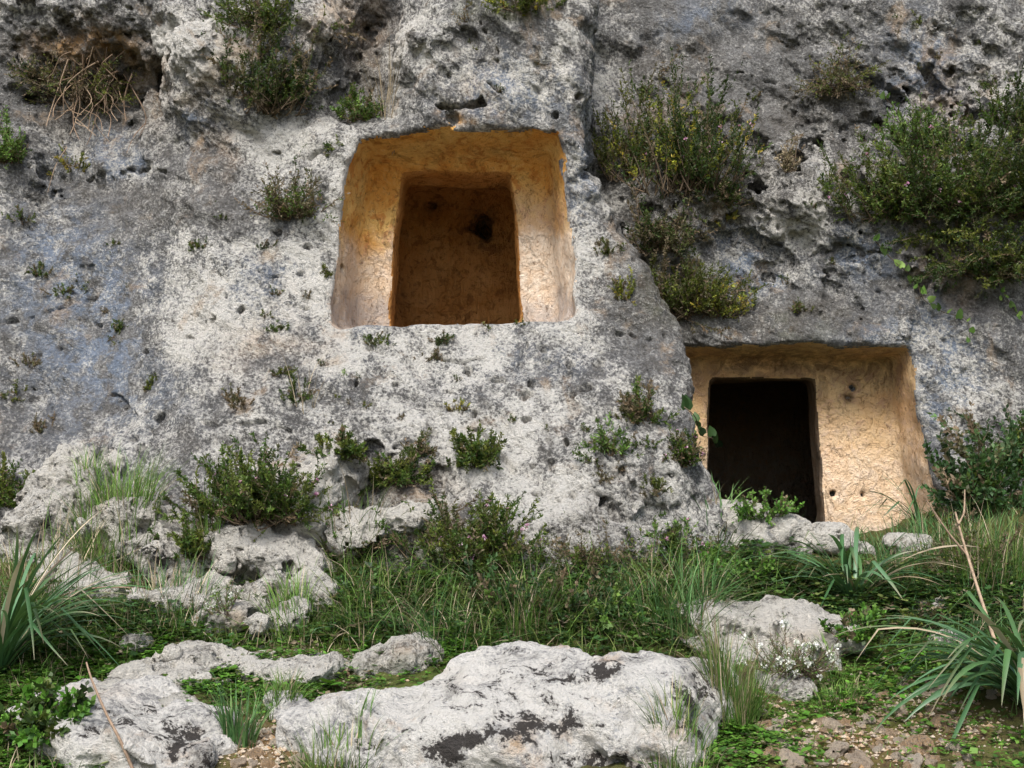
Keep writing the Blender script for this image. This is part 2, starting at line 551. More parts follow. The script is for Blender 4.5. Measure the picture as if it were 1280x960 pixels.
# ------------------------------------------------------------------ the cliff: a solid carved by two tombs
LEFT = [  # pixel, pixel, distance: the bulging face left of the fissure
    (-200, -100, 9.8), (100, -100, 9.7), (300, -100, 9.5), (500, -100, 9.2), (700, -100, 9.1),
    (0, 0, 9.55), (100, 20, 9.45), (60, 90, 9.7), (130, 110, 9.85), (190, 110, 9.85), (30, 160, 9.5), (215, 60, 9.2), (255, 60, 8.95), (330, 40, 9.25),
    (330, 150, 9.15), (415, 20, 9.15), (455, 50, 9.75), (468, 110, 9.55), (512, 40, 8.82), (580, 60, 8.95), (650, 30, 8.82), (720, 20, 8.86), (725, 130, 8.86),
    (600, 135, 8.9), (520, 150, 8.92), (440, 172, 9.02), (250, 160, 9.25), (170, 205, 9.45), (90, 230, 9.55), (0, 240, 9.5), (-200, 250, 9.5),
    (300, 250, 9.02), (410, 260, 8.97), (725, 260, 8.92), (160, 300, 9.22), (60, 330, 9.32), (-30, 330, 9.3), (300, 400, 8.74), (415, 400, 8.84), (570, 418, 8.78),
    (725, 390, 8.76), (800, 380, 8.78), (835, 410, 8.9), (0, 450, 9.08), (100, 470, 9.05), (200, 490, 8.75), (330, 480, 8.58), (500, 490, 8.52), (650, 500, 8.42),
    (780, 480, 8.50), (845, 470, 8.66), (-200, 550, 8.8), (0, 580, 8.65), (100, 570, 8.65), (200, 590, 8.35), (300, 560, 8.3), (420, 590, 8.24), (500, 570, 8.2), (560, 600, 8.18), (680, 600, 8.1),
    (800, 590, 8.2), (870, 610, 8.4), (680, 680, 7.95), (500, 690, 7.98), (300, 690, 8.0), (100, 690, 8.1), (840, 680, 8.15), (-200, 750, 8.2), (300, 830, 7.6),
    (700, 830, 7.6), (100, 830, 7.7), (900, 800, 7.9), (760, 0, 9.0), (900, 300, 9.1), (950, 500, 9.0)]
RIGHT = [  # the face set back right of the fissure
    (740, -100, 9.9), (1000, -100, 9.9), (1300, -100, 9.8), (1500, 0, 9.8), (745, 0, 9.9), (850, 40, 9.75), (1000, 40, 9.8), (1130, 20, 9.72), (1280, 0, 9.65), (1280, 150, 9.7),
    (765, 150, 9.9), (800, 230, 9.7), (860, 250, 9.42), (880, 180, 9.58), (1000, 130, 9.72), (960, 200, 9.6), (990, 245, 9.27), (1000, 290, 9.5), (930, 300, 9.68), (940, 370, 9.55),
    (1060, 200, 9.45), (1100, 300, 9.42), (1180, 300, 9.30), (1000, 412, 9.30), (900, 410, 9.40), (1120, 415, 9.30), (1200, 380, 9.36), (1240, 280, 9.38), (1280, 400, 9.3), (1200, 500, 9.32),
    (1280, 560, 9.15), (850, 430, 9.45), (1160, 600, 9.28), (1000, 500, 9.42), (950, 640, 9.36), (870, 560, 9.4), (1280, 700, 9.0), (1500, 400, 9.3), (1500, 700, 8.9), (1100, 760, 9.1),
    (640, 0, 9.6), (640, 300, 9.9), (640, 600, 9.6), (300, 100, 10.4), (300, 600, 9.9), (-200, 300, 10.4), (900, 760, 9.1), (600, 800, 9.2)]
EDGE = [(733, -120), (735, 0), (736, 120), (738, 205), (768, 240), (782, 290), (800, 335), (838, 395), (858, 440), (856, 480), (848, 515), (852, 545), (872, 590), (898, 640), (940, 700), (980, 800)]

H = 0.027
X0, X1, Y0, Y1, Z0, Z1 = -4.35, 4.65, 7.3, 12.0, 0.4, 5.95
gx = np.arange(X0, X1, H); gy = np.arange(Y0, Y1, H); gz = np.arange(Z0, Z1, H)

def xz(list_):
    P = np.array([at(*p) for p in list_])
    return P[:, [0, 2]], P[:, 1]

def blobs(px, py, L):
    out = np.zeros(len(px))
    for (bx, by, rx, ry, w) in L:
        d = ((px - bx) / rx) ** 2 + ((py - by) / ry) ** 2
        out = out + w * np.exp(-d * 1.2)
    return out

ROUGH = [(60, 40, 160, 110, 0.9), (230, 60, 70, 90, 0.9), (430, 50, 60, 90, 0.9), (520, 50, 40, 50, 0.6), (600, 70, 60, 50, 0.35), (1000, 200, 160, 140, 0.9), (1200, 100, 160, 130, 0.8),
         (860, 230, 90, 60, 0.8), (1100, 350, 200, 70, 0.45), (330, 170, 60, 25, 0.4), (90, 200, 100, 60, 0.5), (500, 600, 110, 60, 0.8), (350, 690, 140, 80, 0.7), (80, 650, 120, 70, 0.8),
         (780, 640, 80, 60, 0.5), (820, 80, 80, 80, 0.3)]

def fields(qx, qz):
    """Two-dimensional fields over the cliff front at (x, z)."""
    q = np.stack([qx, qz], 1)
    yl = tps(*xz(LEFT), q)
    yr = tps(*xz(RIGHT), q)
    E = np.array([at(a, b, 9.0) for a, b in EDGE])
    ex = np.interp(qz, E[::-1, 2], E[::-1, 0])
    px, py = proj(np.stack([qx, np.full_like(qx, 9.1), qz], 1))
    return yl, yr, ex, np.clip(blobs(px, py, ROUGH), 0, 1.2)

_c = 0.06
fx_, fz_ = np.arange(X0 - 9, X1 + 9, _c), np.arange(Z0 - 1, Z1 + 5, _c)
FX, FZ = np.meshgrid(fx_, fz_, indexing='ij')
_f = fields(np.clip(FX.ravel(), X0 - 0.3, X1 + 0.3), np.clip(FZ.ravel(), Z0 - 0.2, Z1 + 0.2))
FIELD = [a.reshape(FX.shape).astype(np.float32) for a in _f]

def look(i, x, z):
    u = np.clip((x - fx_[0]) / _c, 0, len(fx_) - 2.001); v = np.clip((z - fz_[0]) / _c, 0, len(fz_) - 2.001)
    a = u.astype(int); b = v.astype(int); s = u - a; t = v - b
    A = FIELD[i]
    return A[a, b] * (1 - s) * (1 - t) + A[a + 1, b] * s * (1 - t) + A[a, b + 1] * (1 - s) * t + A[a + 1, b + 1] * s * t

def quad_region(P, tl, tr, br, bl, yfront):
    """Signed distance (2D, negative inside) of a four-sided opening given by its corners on plane yfront."""
    C = [at(a, b, yfront) for a, b in (tl, tr, br, bl)]
    zt = (C[0][2] + C[1][2]) / 2; zb = (C[2][2] + C[3][2]) / 2
    t = np.clip((P[:, 2] - zb) / (zt - zb), -0.3, 1.3)
    xl = C[3][0] + (C[0][0] - C[3][0]) * t
    xr = C[2][0] + (C[1][0] - C[2][0]) * t
    ztop = C[0][2] + (C[1][2] - C[0][2]) * (P[:, 0] - C[0][0]) / (C[1][0] - C[0][0])
    zbot = C[3][2] + (C[2][2] - C[3][2]) * (P[:, 0] - C[3][0]) / (C[2][0] - C[3][0])
    return xl, xr, ztop, zbot, t

def upper_niche(P):
    xl, xr, zt, zb, t = quad_region(P, (444, 163), (694, 163), (716, 400), (420, 408), 9.0)
    bow = 0.05 * np.sin(np.clip(t, 0, 1) * math.pi)
    w = fbm(P, 1.7, 3, 5) * 0.03 + fbm(P, 3.2, 3, 6, 0.5) * 0.03 * (1 - sstep(9.0, 9.35, P[:, 1]))
    y = P[:, 1]
    sh = np.clip((y - 9.0) / 0.6, 0, 1) * 0.10          # sides and ceiling close in a little with depth
    d = smax(xl - bow + sh + w - P[:, 0], P[:, 0] - xr - bow + sh + w, 0.02)
    top = P[:, 2] - (zt - sh * 1.3 + w * 0.7 - 0.05 * np.abs(P[:, 0] - (xl + xr) / 2) ** 2)
    d = smax(d, top, 0.035)
    d = smax(d, zb - 0.03 + 0.04 * (y - 9.0) + w - P[:, 2], 0.10)
    return smax(d, y - 9.62 + 0.06 * t + w * 0.6, 0.16)

def upper_door(P):
    xl, xr, zt, zb, t = quad_region(P, (504, 219), (637, 221), (650, 402), (489, 414), 9.6)
    bow = 0.02 * np.sin(np.clip(t, 0, 1) * math.pi)
    w = fbm(P, 2.5, 3, 8) * 0.022
    d = smax(xl - bow + w - P[:, 0], P[:, 0] - xr - bow * 0.6 - w, 0.03)
    d = smax(d, P[:, 2] - zt + w, 0.05)
    d = smax(d, zb - P[:, 2], 0.05)
    return smax(d, P[:, 1] - 10.4, 0.05)

def upper_chamber(P):
    c = at(575, 330, 10.0)
    w = fbm(P, 1.5, 4, 21) * 0.05
    q = np.abs(P - np.array([c[0], 10.36, c[2] - 0.02])) - np.array([0.62, 0.42, 0.78])
    return smax(smax(q[:, 0], q[:, 1], 0.3), q[:, 2], 0.3) + w

def lower_niche(P):
    xl, xr, zt, zb, t = quad_region(P, (862, 428), (1138, 433), (1172, 680), (846, 680), 9.36)
    w = fbm(P, 1.9, 3, 31) * 0.022 + fbm(P, 3.2, 3, 36, 0.5) * 0.03 * (1 - sstep(9.35, 9.6, P[:, 1]))
    y = P[:, 1]
    sh = np.clip((y - 9.36) / 0.6, 0, 1) * 0.05
    d = smax(xl + w - 0.10 + np.clip((y - 9.4), 0, 1) * 0.1 - P[:, 0], P[:, 0] - xr + sh + w, 0.02)
    d = smax(d, P[:, 2] - zt + sh * 1.6 + w, 0.05)
    d = smax(d, zb - P[:, 2], 0.05)
    return smax(d, y - 9.86 + w * 0.8, 0.10)

def lower_door(P):
    xl, xr, zt, zb, t = quad_region(P, (890, 474), (1017, 474), (1032, 668), (884, 668), 9.85)
    w = fbm(P, 2.5, 3, 38) * 0.022
    d = smax(xl + w - P[:, 0], P[:, 0] - xr - w, 0.04)
    d = smax(d, P[:, 2] - zt + w, 0.06)
    d = smax(d, zb - P[:, 2], 0.05)
    return smax(d, P[:, 1] - 10.6, 0.05)

def lower_chamber(P):
    c = at(955, 560, 10.8)
    w = fbm(P, 1.5, 4, 41) * 0.05
    q = np.abs(P - np.array([c[0], 10.95, c[2] - 0.05])) - np.array([0.95, 0.82, 0.68])
    return smax(smax(q[:, 0], q[:, 1], 0.25), q[:, 2], 0.25) + w

def ellipsoid(P, c, r):
    q = (P - np.asarray(c)) / np.asarray(r)
    return (np.sqrt((q * q).sum(1)) - 1) * min(r)

HOLES = [  # pixel, depth plane, radii: holes deep enough to be carved
    ((207, 100), 9.75, (0.11, 0.45, 0.14)), ((222, 84), 9.5, (0.06, 0.3, 0.07)), ((248, 90), 9.2, (0.05, 0.2, 0.05)), ((605, 280), 10.76, (0.08, 0.5, 0.12)), ((588, 282), 10.76, (0.06, 0.2, 0.05)), ((610, 294), 10.76, (0.045, 0.2, 0.06)),
    ((566, 149), 9.0, (0.05, 0.09, 0.06)), ((1067, 484), 9.86, (0.026, 0.12, 0.026)), ((1060, 497), 9.86, (0.03, 0.05, 0.03)), ((1041, 616), 9.86, (0.026, 0.10, 0.022)),
    ((1079, 618), 9.86, (0.026, 0.12, 0.026)), ((880, 447), 9.6, (0.03, 0.3, 0.03)), ((870, 560), 9.7, (0.04, 0.3, 0.04)), ((425, 334), 9.15, (0.025, 0.06, 0.03)),
    ((540, 258), 10.78, (0.05, 0.06, 0.035)), ((598, 133), 9.0, (0.12, 0.10, 0.035)), ((560, 135), 9.0, (0.10, 0.08, 0.03)), ((870, 232), 9.45, (0.16, 0.12, 0.05)),
    ((440, 60), 9.5, (0.08, 0.2, 0.16)), ((925, 225), 9.7, (0.05, 0.2, 0.05)), ((945, 238), 9.6, (0.07, 0.25, 0.05)), ((1065, 322), 9.42, (0.09, 0.12, 0.03)), ((1165, 330), 9.35, (0.03, 0.12, 0.1))]

def rock_noise_a(P, rough):
    return fbm(P, 0.9, 2, 1) * 0.13 + fbm(P, 3.1, 2, 4) * (0.055 + 0.075 * rough)

ROT = np.array([[0.82, 0.0, 0.57], [0.0, 1.0, 0.0], [-0.57, 0.0, 0.82]], np.float32)
def rock_noise_b(P, rough):
    w = fbm(P @ ROT, (1.6, 2.6, 8.0), 3, 9) * (0.035 + 0.075 * rough)
    w = w + fbm(P, 6.5, 2, 14) * (0.022 + 0.04 * rough)
    w = w + pits(P, 4.5, 3, 0.8, 0.6) * 0.95 * np.clip(rough - 0.1, 0, 1)
    w = w + pits(P, 10.0, 5, 0.8, 0.55) * 0.46 * np.clip(rough + 0.02, 0, 1)
    return w

def rock_noise(P, rough):
    return rock_noise_a(P, rough) + rock_noise_b(P, rough)

def build_cliff():
    GX, GZ = np.meshgrid(gx, gz, indexing='ij')
    yl = look(0, GX.ravel(), GZ.ravel()).reshape(GX.shape)
    yr = look(1, GX.ravel(), GZ.ravel()).reshape(GX.shape)
    ex = look(2, GX.ravel(), GZ.ravel()).reshape(GX.shape)
    rg = look(3, GX.ravel(), GZ.ravel()).reshape(GX.shape)
    Y = gy[None, :, None].astype(np.float32)
    fl = (yl[:, None, :] - Y)
    side = (GX - ex)[:, None, :].astype(np.float32)
    fl = smax(fl, np.broadcast_to(side, fl.shape), 0.16)
    f = smin(fl, yr[:, None, :] - Y, 0.10).astype(np.float32)
    del fl
    for fun, lo_, hi_ in ((rock_noise_a, -0.30, 0.30), (rock_noise_b, -0.30, 0.10)):
        I, J, K = np.nonzero((f > lo_) & (f < hi_))
        P = np.stack([gx[I], gy[J], gz[K]], 1).astype(np.float32)
        f[I, J, K] += fun(P, rg[I, K]).astype(np.float32)
    global FROCK
    FROCK = f.copy()
    def carve(fun, lo, hi, k):
        a = [np.searchsorted(g, l) for g, l in zip((gx, gy, gz), lo)]
        b = [np.searchsorted(g, l) for g, l in zip((gx, gy, gz), hi)]
        A, B, C = np.meshgrid(gx[a[0]:b[0]], gy[a[1]:b[1]], gz[a[2]:b[2]], indexing='ij')
        n = fun(np.stack([A.ravel(), B.ravel(), C.ravel()], 1)).reshape(A.shape)
        s = f[a[0]:b[0], a[1]:b[1], a[2]:b[2]]
        s[...] = smax(s, -n, k)
    carve(upper_niche, (-1.6, 8.3, 2.6), (0.75, 9.9, 4.7), 0.045)
    carve(upper_door, (-1.1, 9.3, 2.5), (0.3, 10.6, 4.5), 0.05)
    carve(upper_chamber, (-1.3, 9.7, 2.2), (0.5, 11.1, 4.6), 0.04)
    carve(lower_niche, (1.0, 8.9, 1.1), (3.3, 10.2, 3.1), 0.045)
    carve(lower_door, (1.2, 9.6, 1.1), (2.7, 10.8, 3.0), 0.04)
    carve(lower_chamber, (0.7, 9.9, 0.9), (3.2, 11.98, 3.3), 0.04)
    for (p, yy, r) in HOLES:
        c = at(*p, yy)
        m = max(r) * 1.3
        carve(lambda P: ellipsoid(P, c, r) + fbm(P, 9.0, 2, 3) * 0.02, c - m, c + m, 0.02)
    f[:, -1, :] = -1
    V, Q = surface_nets(f, np.array([gx[0], gy[0], gz[0]]), H)
    return V, Q

CV0, CQ0 = build_cliff()
print('cliff base', len(CV0), len(CQ0))

SMALL_HOLES = [(677, 435, 20), (712, 456, 18), (748, 454, 26), (623, 475, 20), (665, 480, 18), (731, 485, 22), (713, 494, 16), (660, 492, 18), (657, 524, 18), (708, 553, 15), (585, 463, 20), (592, 517, 18),
               (689, 578, 16), (665, 583, 14), (671, 617, 18), (715, 619, 16), (754, 628, 20), (345, 290, 14), (300, 386, 14), (240, 422, 15), (182, 439, 14), (384, 385, 14), (325, 338, 14), (385, 308, 14),
               (266, 399, 16), (200, 523, 18), (168, 548, 18), (183, 212, 14), (205, 214, 14), (176, 559, 16), (445, 478, 14), (463, 436, 14), (495, 481, 14), (560, 489, 14), (693, 145, 16), (830, 175, 14), (723, 121, 18), (602, 128, 20)]

CRACKS = [[(540, 442), (560, 450), (582, 452), (603, 444)], [(770, 418), (790, 420), (812, 426), (828, 420)], [(178, 168), (140, 190), (110, 225), (60, 245)], [(320, 196), (350, 190), (385, 196), (420, 186)],
          [(0, 400), (40, 398), (75, 382), (120, 372)], [(230, 520), (270, 534), (320, 528), (360, 540)], [(540, 540), (575, 532), (620, 548), (640, 590)], [(640, 400), (660, 430), (640, 470), (655, 500)], [(300, 330), (340, 345), (380, 340)],
          [(950, 300), (1010, 318), (1060, 322), (1110, 312)], [(880, 100), (930, 90), (985, 110)], [(1160, 240), (1175, 300), (1168, 360), (1180, 430)], [(600, 30), (620, 60), (612, 100), (640, 128)], [(100, 480), (150, 500), (190, 540)]]

def tri_bvh(V, Q):
    return BVHTree.FromPolygons([tuple(v) for v in V.tolist()], [tuple(q) for q in Q.tolist()])
CLIFF_BVH = tri_bvh(CV0, CQ0)

GPT = [(0, 960, 5.6), (320, 960, 5.6), (640, 960, 5.6), (960, 960, 5.6), (1280, 960, 5.6), (0, 880, 6.3), (320, 880, 6.35), (640, 880, 6.4), (960, 870, 6.5), (1280, 870, 6.4),
       (0, 800, 7.0), (320, 800, 7.1), (640, 800, 7.2), (1000, 815, 7.1), (1150, 800, 7.3), (1280, 800, 7.1), (0, 740, 7.6), (320, 740, 7.7), (640, 730, 7.8), (900, 735, 7.9), (1080, 730, 8.0), (1280, 720, 7.9),
       (0, 680, 8.1), (200, 690, 8.1), (400, 700, 8.0), (640, 690, 8.05), (800, 690, 8.1), (900, 680, 8.5), (1050, 685, 8.6), (1200, 660, 8.6), (1280, 640, 8.6), (960, 668, 9.2), (1100, 672, 9.2), (1200, 630, 9.1)]
GW = [at(*p) for p in GPT] + [np.array(p) for p in ((-8, 5, 0.3), (8, 5, 0.3), (-8, 8, 1.2), (8, 8, 1.2), (0, 3.6, 0.14), (-5, 3.2, 0.08), (5, 3.2, 0.08), (0, 2, 0), (-6, 1, 0), (6, 1, 0),
      (-6, 10, 1.55), (-2, 10, 1.5), (1, 10.4, 1.42), (3, 10.4, 1.42), (6, 10, 1.55), (2, 12, 1.3), (-3, 12, 1.6), (7, 12, 1.6), (-8, 12, 1.6))]
GW = np.array(GW)

def ground_z0(x, y):
    z = tps(GW[:, :2], GW[:, 2], np.stack([x, np.clip(y, 1.0, 12)], 1), 0.01)
    far = sstep(7.0, 9.5, np.abs(x))
    z = z * (1 - far) + far * np.clip(0.2 * (y - 4), 0, 1.6)
    return np.where(y < 2, z * sstep(-1.0, 2.0, y), z)

def finish_cliff():
    V0 = relax(CV0, CQ0, 0.35)
    ground_ = ground_z0(V0[:, 0], V0[:, 1])
    buried = (V0[:, 2] < ground_ - 0.3) & (V0[:, 1] < 9.3)
    Q0 = CQ0[~buried[CQ0].all(1)]
    px0, py0 = proj(V0)
    # finer faces where the photograph looks, the coarse ones in the depth of the chambers and outside the frame
    see = (px0 > -70) & (px0 < 1350) & (py0 > -70) & ((V0[:, 1] < 10.12) | ((V0[:, 0] < 0.5) & (V0[:, 1] > 10.6)))
    fine = see[Q0].all(1)
    n0 = len(V0)
    V, Qf = subdiv(V0, Q0[fine])
    def inner_of(v):
        u_, w_ = proj(v)
        m = np.minimum.reduce([(u_ + 70) / 40, (1350 - u_) / 40, (w_ + 70) / 40, np.maximum((10.12 - v[:, 1]) / 0.15, np.where(v[:, 0] < 0.5, (v[:, 1] - 10.6) / 0.1, -1))])
        return np.clip(m - 1.0, 0, 1)
    wt = inner_of(V)
    V = V + wt[:, None] * (relax(V, Qf, 0.35) - V)
    Q = np.concatenate([Qf, Q0[~fine]])
    N = vnormals(V, Q)
    rg = look(3, V[:, 0], V[:, 2])
    P = V.astype(np.float32)
    tb = np.full(len(P), 9.0)
    mu = (P[:, 0] > -1.6) & (P[:, 0] < 0.75) & (P[:, 2] > 2.2) & (P[:, 2] < 4.8)
    ml = (P[:, 0] > 0.7) & (P[:, 0] < 3.3) & (P[:, 2] > 0.9) & (P[:, 2] < 3.3) & (P[:, 1] > 8.8)
    tb[mu] = np.minimum.reduce([g(P[mu]) for g in (upper_niche, upper_door, upper_chamber)])
    tb[ml] = np.minimum.reduce([g(P[ml]) for g in (lower_niche, lower_door, lower_chamber)])
    tomb = 1 - sstep(0.012, 0.03, tb)
    soft = 1 - tomb * 0.86
    d = fbm(P, 9.0, 4, 13, 0.65) * (0.014 + 0.022 * rg)
    d = d + fbm(P @ ROT, (6.0, 9.0, 26.0), 3, 23, 0.6) * 0.016
    # ragged ridges and small hollows
    d = d - np.abs(perlin(P, 14.0, 19)) * (0.012 + 0.02 * rg) + 0.006
    sel = sstep(0.05, 0.35, fbm(P, 1.6, 2, 51) + rg * 0.5)
    d = d - pits(P, 13.0, 7, 0.5, 0.42) * 0.16 * sel
    d = d - pits(P, 26.0, 2, 0.6, 0.42) * 0.09 * sstep(-0.1, 0.3, fbm(P, 2.3, 2, 58) + rg * 0.4)
    d = d * soft
    for (a, b, s) in SMALL_HOLES:
        h = CLIFF_BVH.ray_cast(Vector(EYE), Vector(ray(a, b)).normalized())
        if h[0] is None: continue
        r = s / 2.0 / F * h[3] * 0.8
        hp = np.array(h[0])
        nr = np.nonzero((np.abs(P - hp) < 0.2).all(1))[0]
        dd = np.linalg.norm((P[nr] - hp) * np.array([random.uniform(0.7, 1.2), 0.6, random.uniform(1.0, 1.6)]), axis=1) + perlin(P[nr], 26.0, 4) * 0.022
        d[nr] -= 0.09 * (1 - sstep(r * 0.45, r * 0.95, dd))
    for L_ in CRACKS:
        p_ = [CLIFF_BVH.ray_cast(Vector(EYE), Vector(ray(a_, b_)).normalized())[0] for a_, b_ in L_]
        p_ = [np.array(q_) for q_ in p_ if q_ is not None]
        for q0, q1 in zip(p_, p_[1:]):
            nr = np.nonzero((P > np.minimum(q0, q1) - 0.12).all(1) & (P < np.maximum(q0, q1) + 0.12).all(1))[0]
            e_ = q1 - q0
            t_ = np.clip(((P[nr] - q0) @ e_) / (e_ @ e_), 0, 1)
            dd = np.linalg.norm(P[nr] - q0 - t_[:, None] * e_ + np.stack([perlin(P[nr], 9.0, 4), perlin(P[nr], 9.0, 5), perlin(P[nr], 9.0, 6)], 1) * 0.03, axis=1)
            d[nr] = np.minimum(d[nr], d[nr] * 0.3 - 0.05 * (1 - sstep(0.004, 0.022, dd)))
    V = V + N * (d * wt)[:, None]
    return V, Q, tb

CV, CQ, CTB = finish_cliff()
print('cliff fine', len(CV), len(CQ))

def cliff_paint(V):
    px, py = proj(V)
    P = V.astype(np.float32)
    wx = fbm(P, 1.6, 4, 61, 0.6) * 55; wy = fbm(P, 1.6, 4, 67, 0.6) * 45
    px = px + wx; py = py + wy
    white = blobs(px, py, [(250, 380, 90, 60, 0.5), (200, 300, 60, 30, 0.4), (520, 540, 120, 60, 0.4), (860, 620, 50, 40, 0.6), (410, 300, 40, 120, 1.2), (300, 400, 80, 60, 0.8), (600, 420, 110, 40, 0.9), (640, 560, 170, 90, 0.7), (450, 430, 80, 40, 0.7), (720, 330, 40, 110, 0.6), (520, 60, 40, 60, 0.9),
                           (330, 165, 60, 25, 0.8), (240, 45, 55, 50, 1.5), (722, 90, 16, 120, 0.9), (420, 30, 30, 40, 0.8), (1000, 255, 45, 45, 1.5), (690, 640, 90, 60, 0.7), (400, 620, 50, 50, 0.9), (1220, 60, 90, 60, 0.4), (780, 250, 40, 40, 0.4), (1220, 440, 30, 120, 0.5), (300, 270, 90, 60, 0.3), (200, 560, 90, 60, 0.3)])
    white = white - blobs(px, py, [(150, 250, 130, 60, 0.5), (60, 60, 120, 80, 0.3), (850, 60, 110, 90, 0.5), (1000, 100, 120, 80, 0.4), (640, 470, 120, 25, 0.2), (1000, 400, 160, 40, 0.5), (820, 330, 60, 100, 0.6), (110, 440, 90, 90, 0.4), (1230, 350, 80, 80, 0.4), (780, 430, 60, 40, 0.3)])
    ochre = blobs(px, py, [(92, 62, 48, 30, 2.2), (150, 95, 50, 40, 0.7), (566, 149, 14, 12, 1.4), (330, 420, 60, 40, 0.35), (270, 90, 30, 40, 0.45), (440, 30, 50, 40, 0.5), (1180, 130, 40, 40, 0.3), (1200, 350, 50, 50, 0.4), (520, 620, 40, 30, 0.6), (280, 190, 20, 40, 0.3), (600, 110, 40, 30, 0.3)])
    brown = blobs(px, py, [(130, 130, 80, 60, 0.45), (80, 50, 100, 30, 0.3), (450, 90, 40, 60, 0.6), (860, 220, 110, 60, 0.6), (150, 250, 110, 30, 0.4), (820, 90, 70, 90, 0.4), (1020, 160, 90, 70, 0.35), (460, 620, 60, 50, 0.5), (830, 340, 60, 70, 0.6), (1230, 300, 60, 60, 0.6), (1000, 405, 140, 18, 0.45), (30, 620, 60, 40, 0.4), (250, 540, 40, 30, 0.3), (760, 650, 60, 60, 0.3)])
    blue = blobs(px, py, [(120, 430, 90, 120, 0.75), (60, 300, 60, 60, 0.6), (330, 350, 60, 40, 0.5), (640, 110, 90, 40, 0.8), (930, 320, 40, 60, 0.85), (1080, 320, 50, 40, 0.7), (1180, 470, 60, 90, 0.7), (1150, 90, 60, 60, 0.6), (860, 20, 50, 30, 0.5), (720, 220, 30, 60, 0.6), (270, 140, 40, 20, 0.6), (450, 400, 40, 60, 0.4), (650, 440, 80, 40, 0.3), (130, 190, 40, 30, 0.6), (1100, 430, 60, 30, 0.4)])  # patches where skylight blue is painted onto the rock
    lich = blobs(px, py, [(60, 60, 120, 90, 0.4), (1080, 130, 100, 90, 0.35), (330, 690, 120, 80, 0.3), (760, 600, 60, 40, 0.3), (100, 660, 100, 60, 0.6)])
    moss = blobs(px, py, [(860, 360, 40, 40, 0.6), (280, 90, 60, 30, 0.3), (640, 8, 60, 14, 0.8), (1000, 420, 40, 12, 0.3), (480, 700, 200, 40, 0.6)])
    z = np.zeros(len(V))
    return np.clip(np.stack([white + 0.0, ochre, brown], 1), -1, 1), np.clip(np.stack([blue * 1.05, lich, moss], 1), 0, 1)

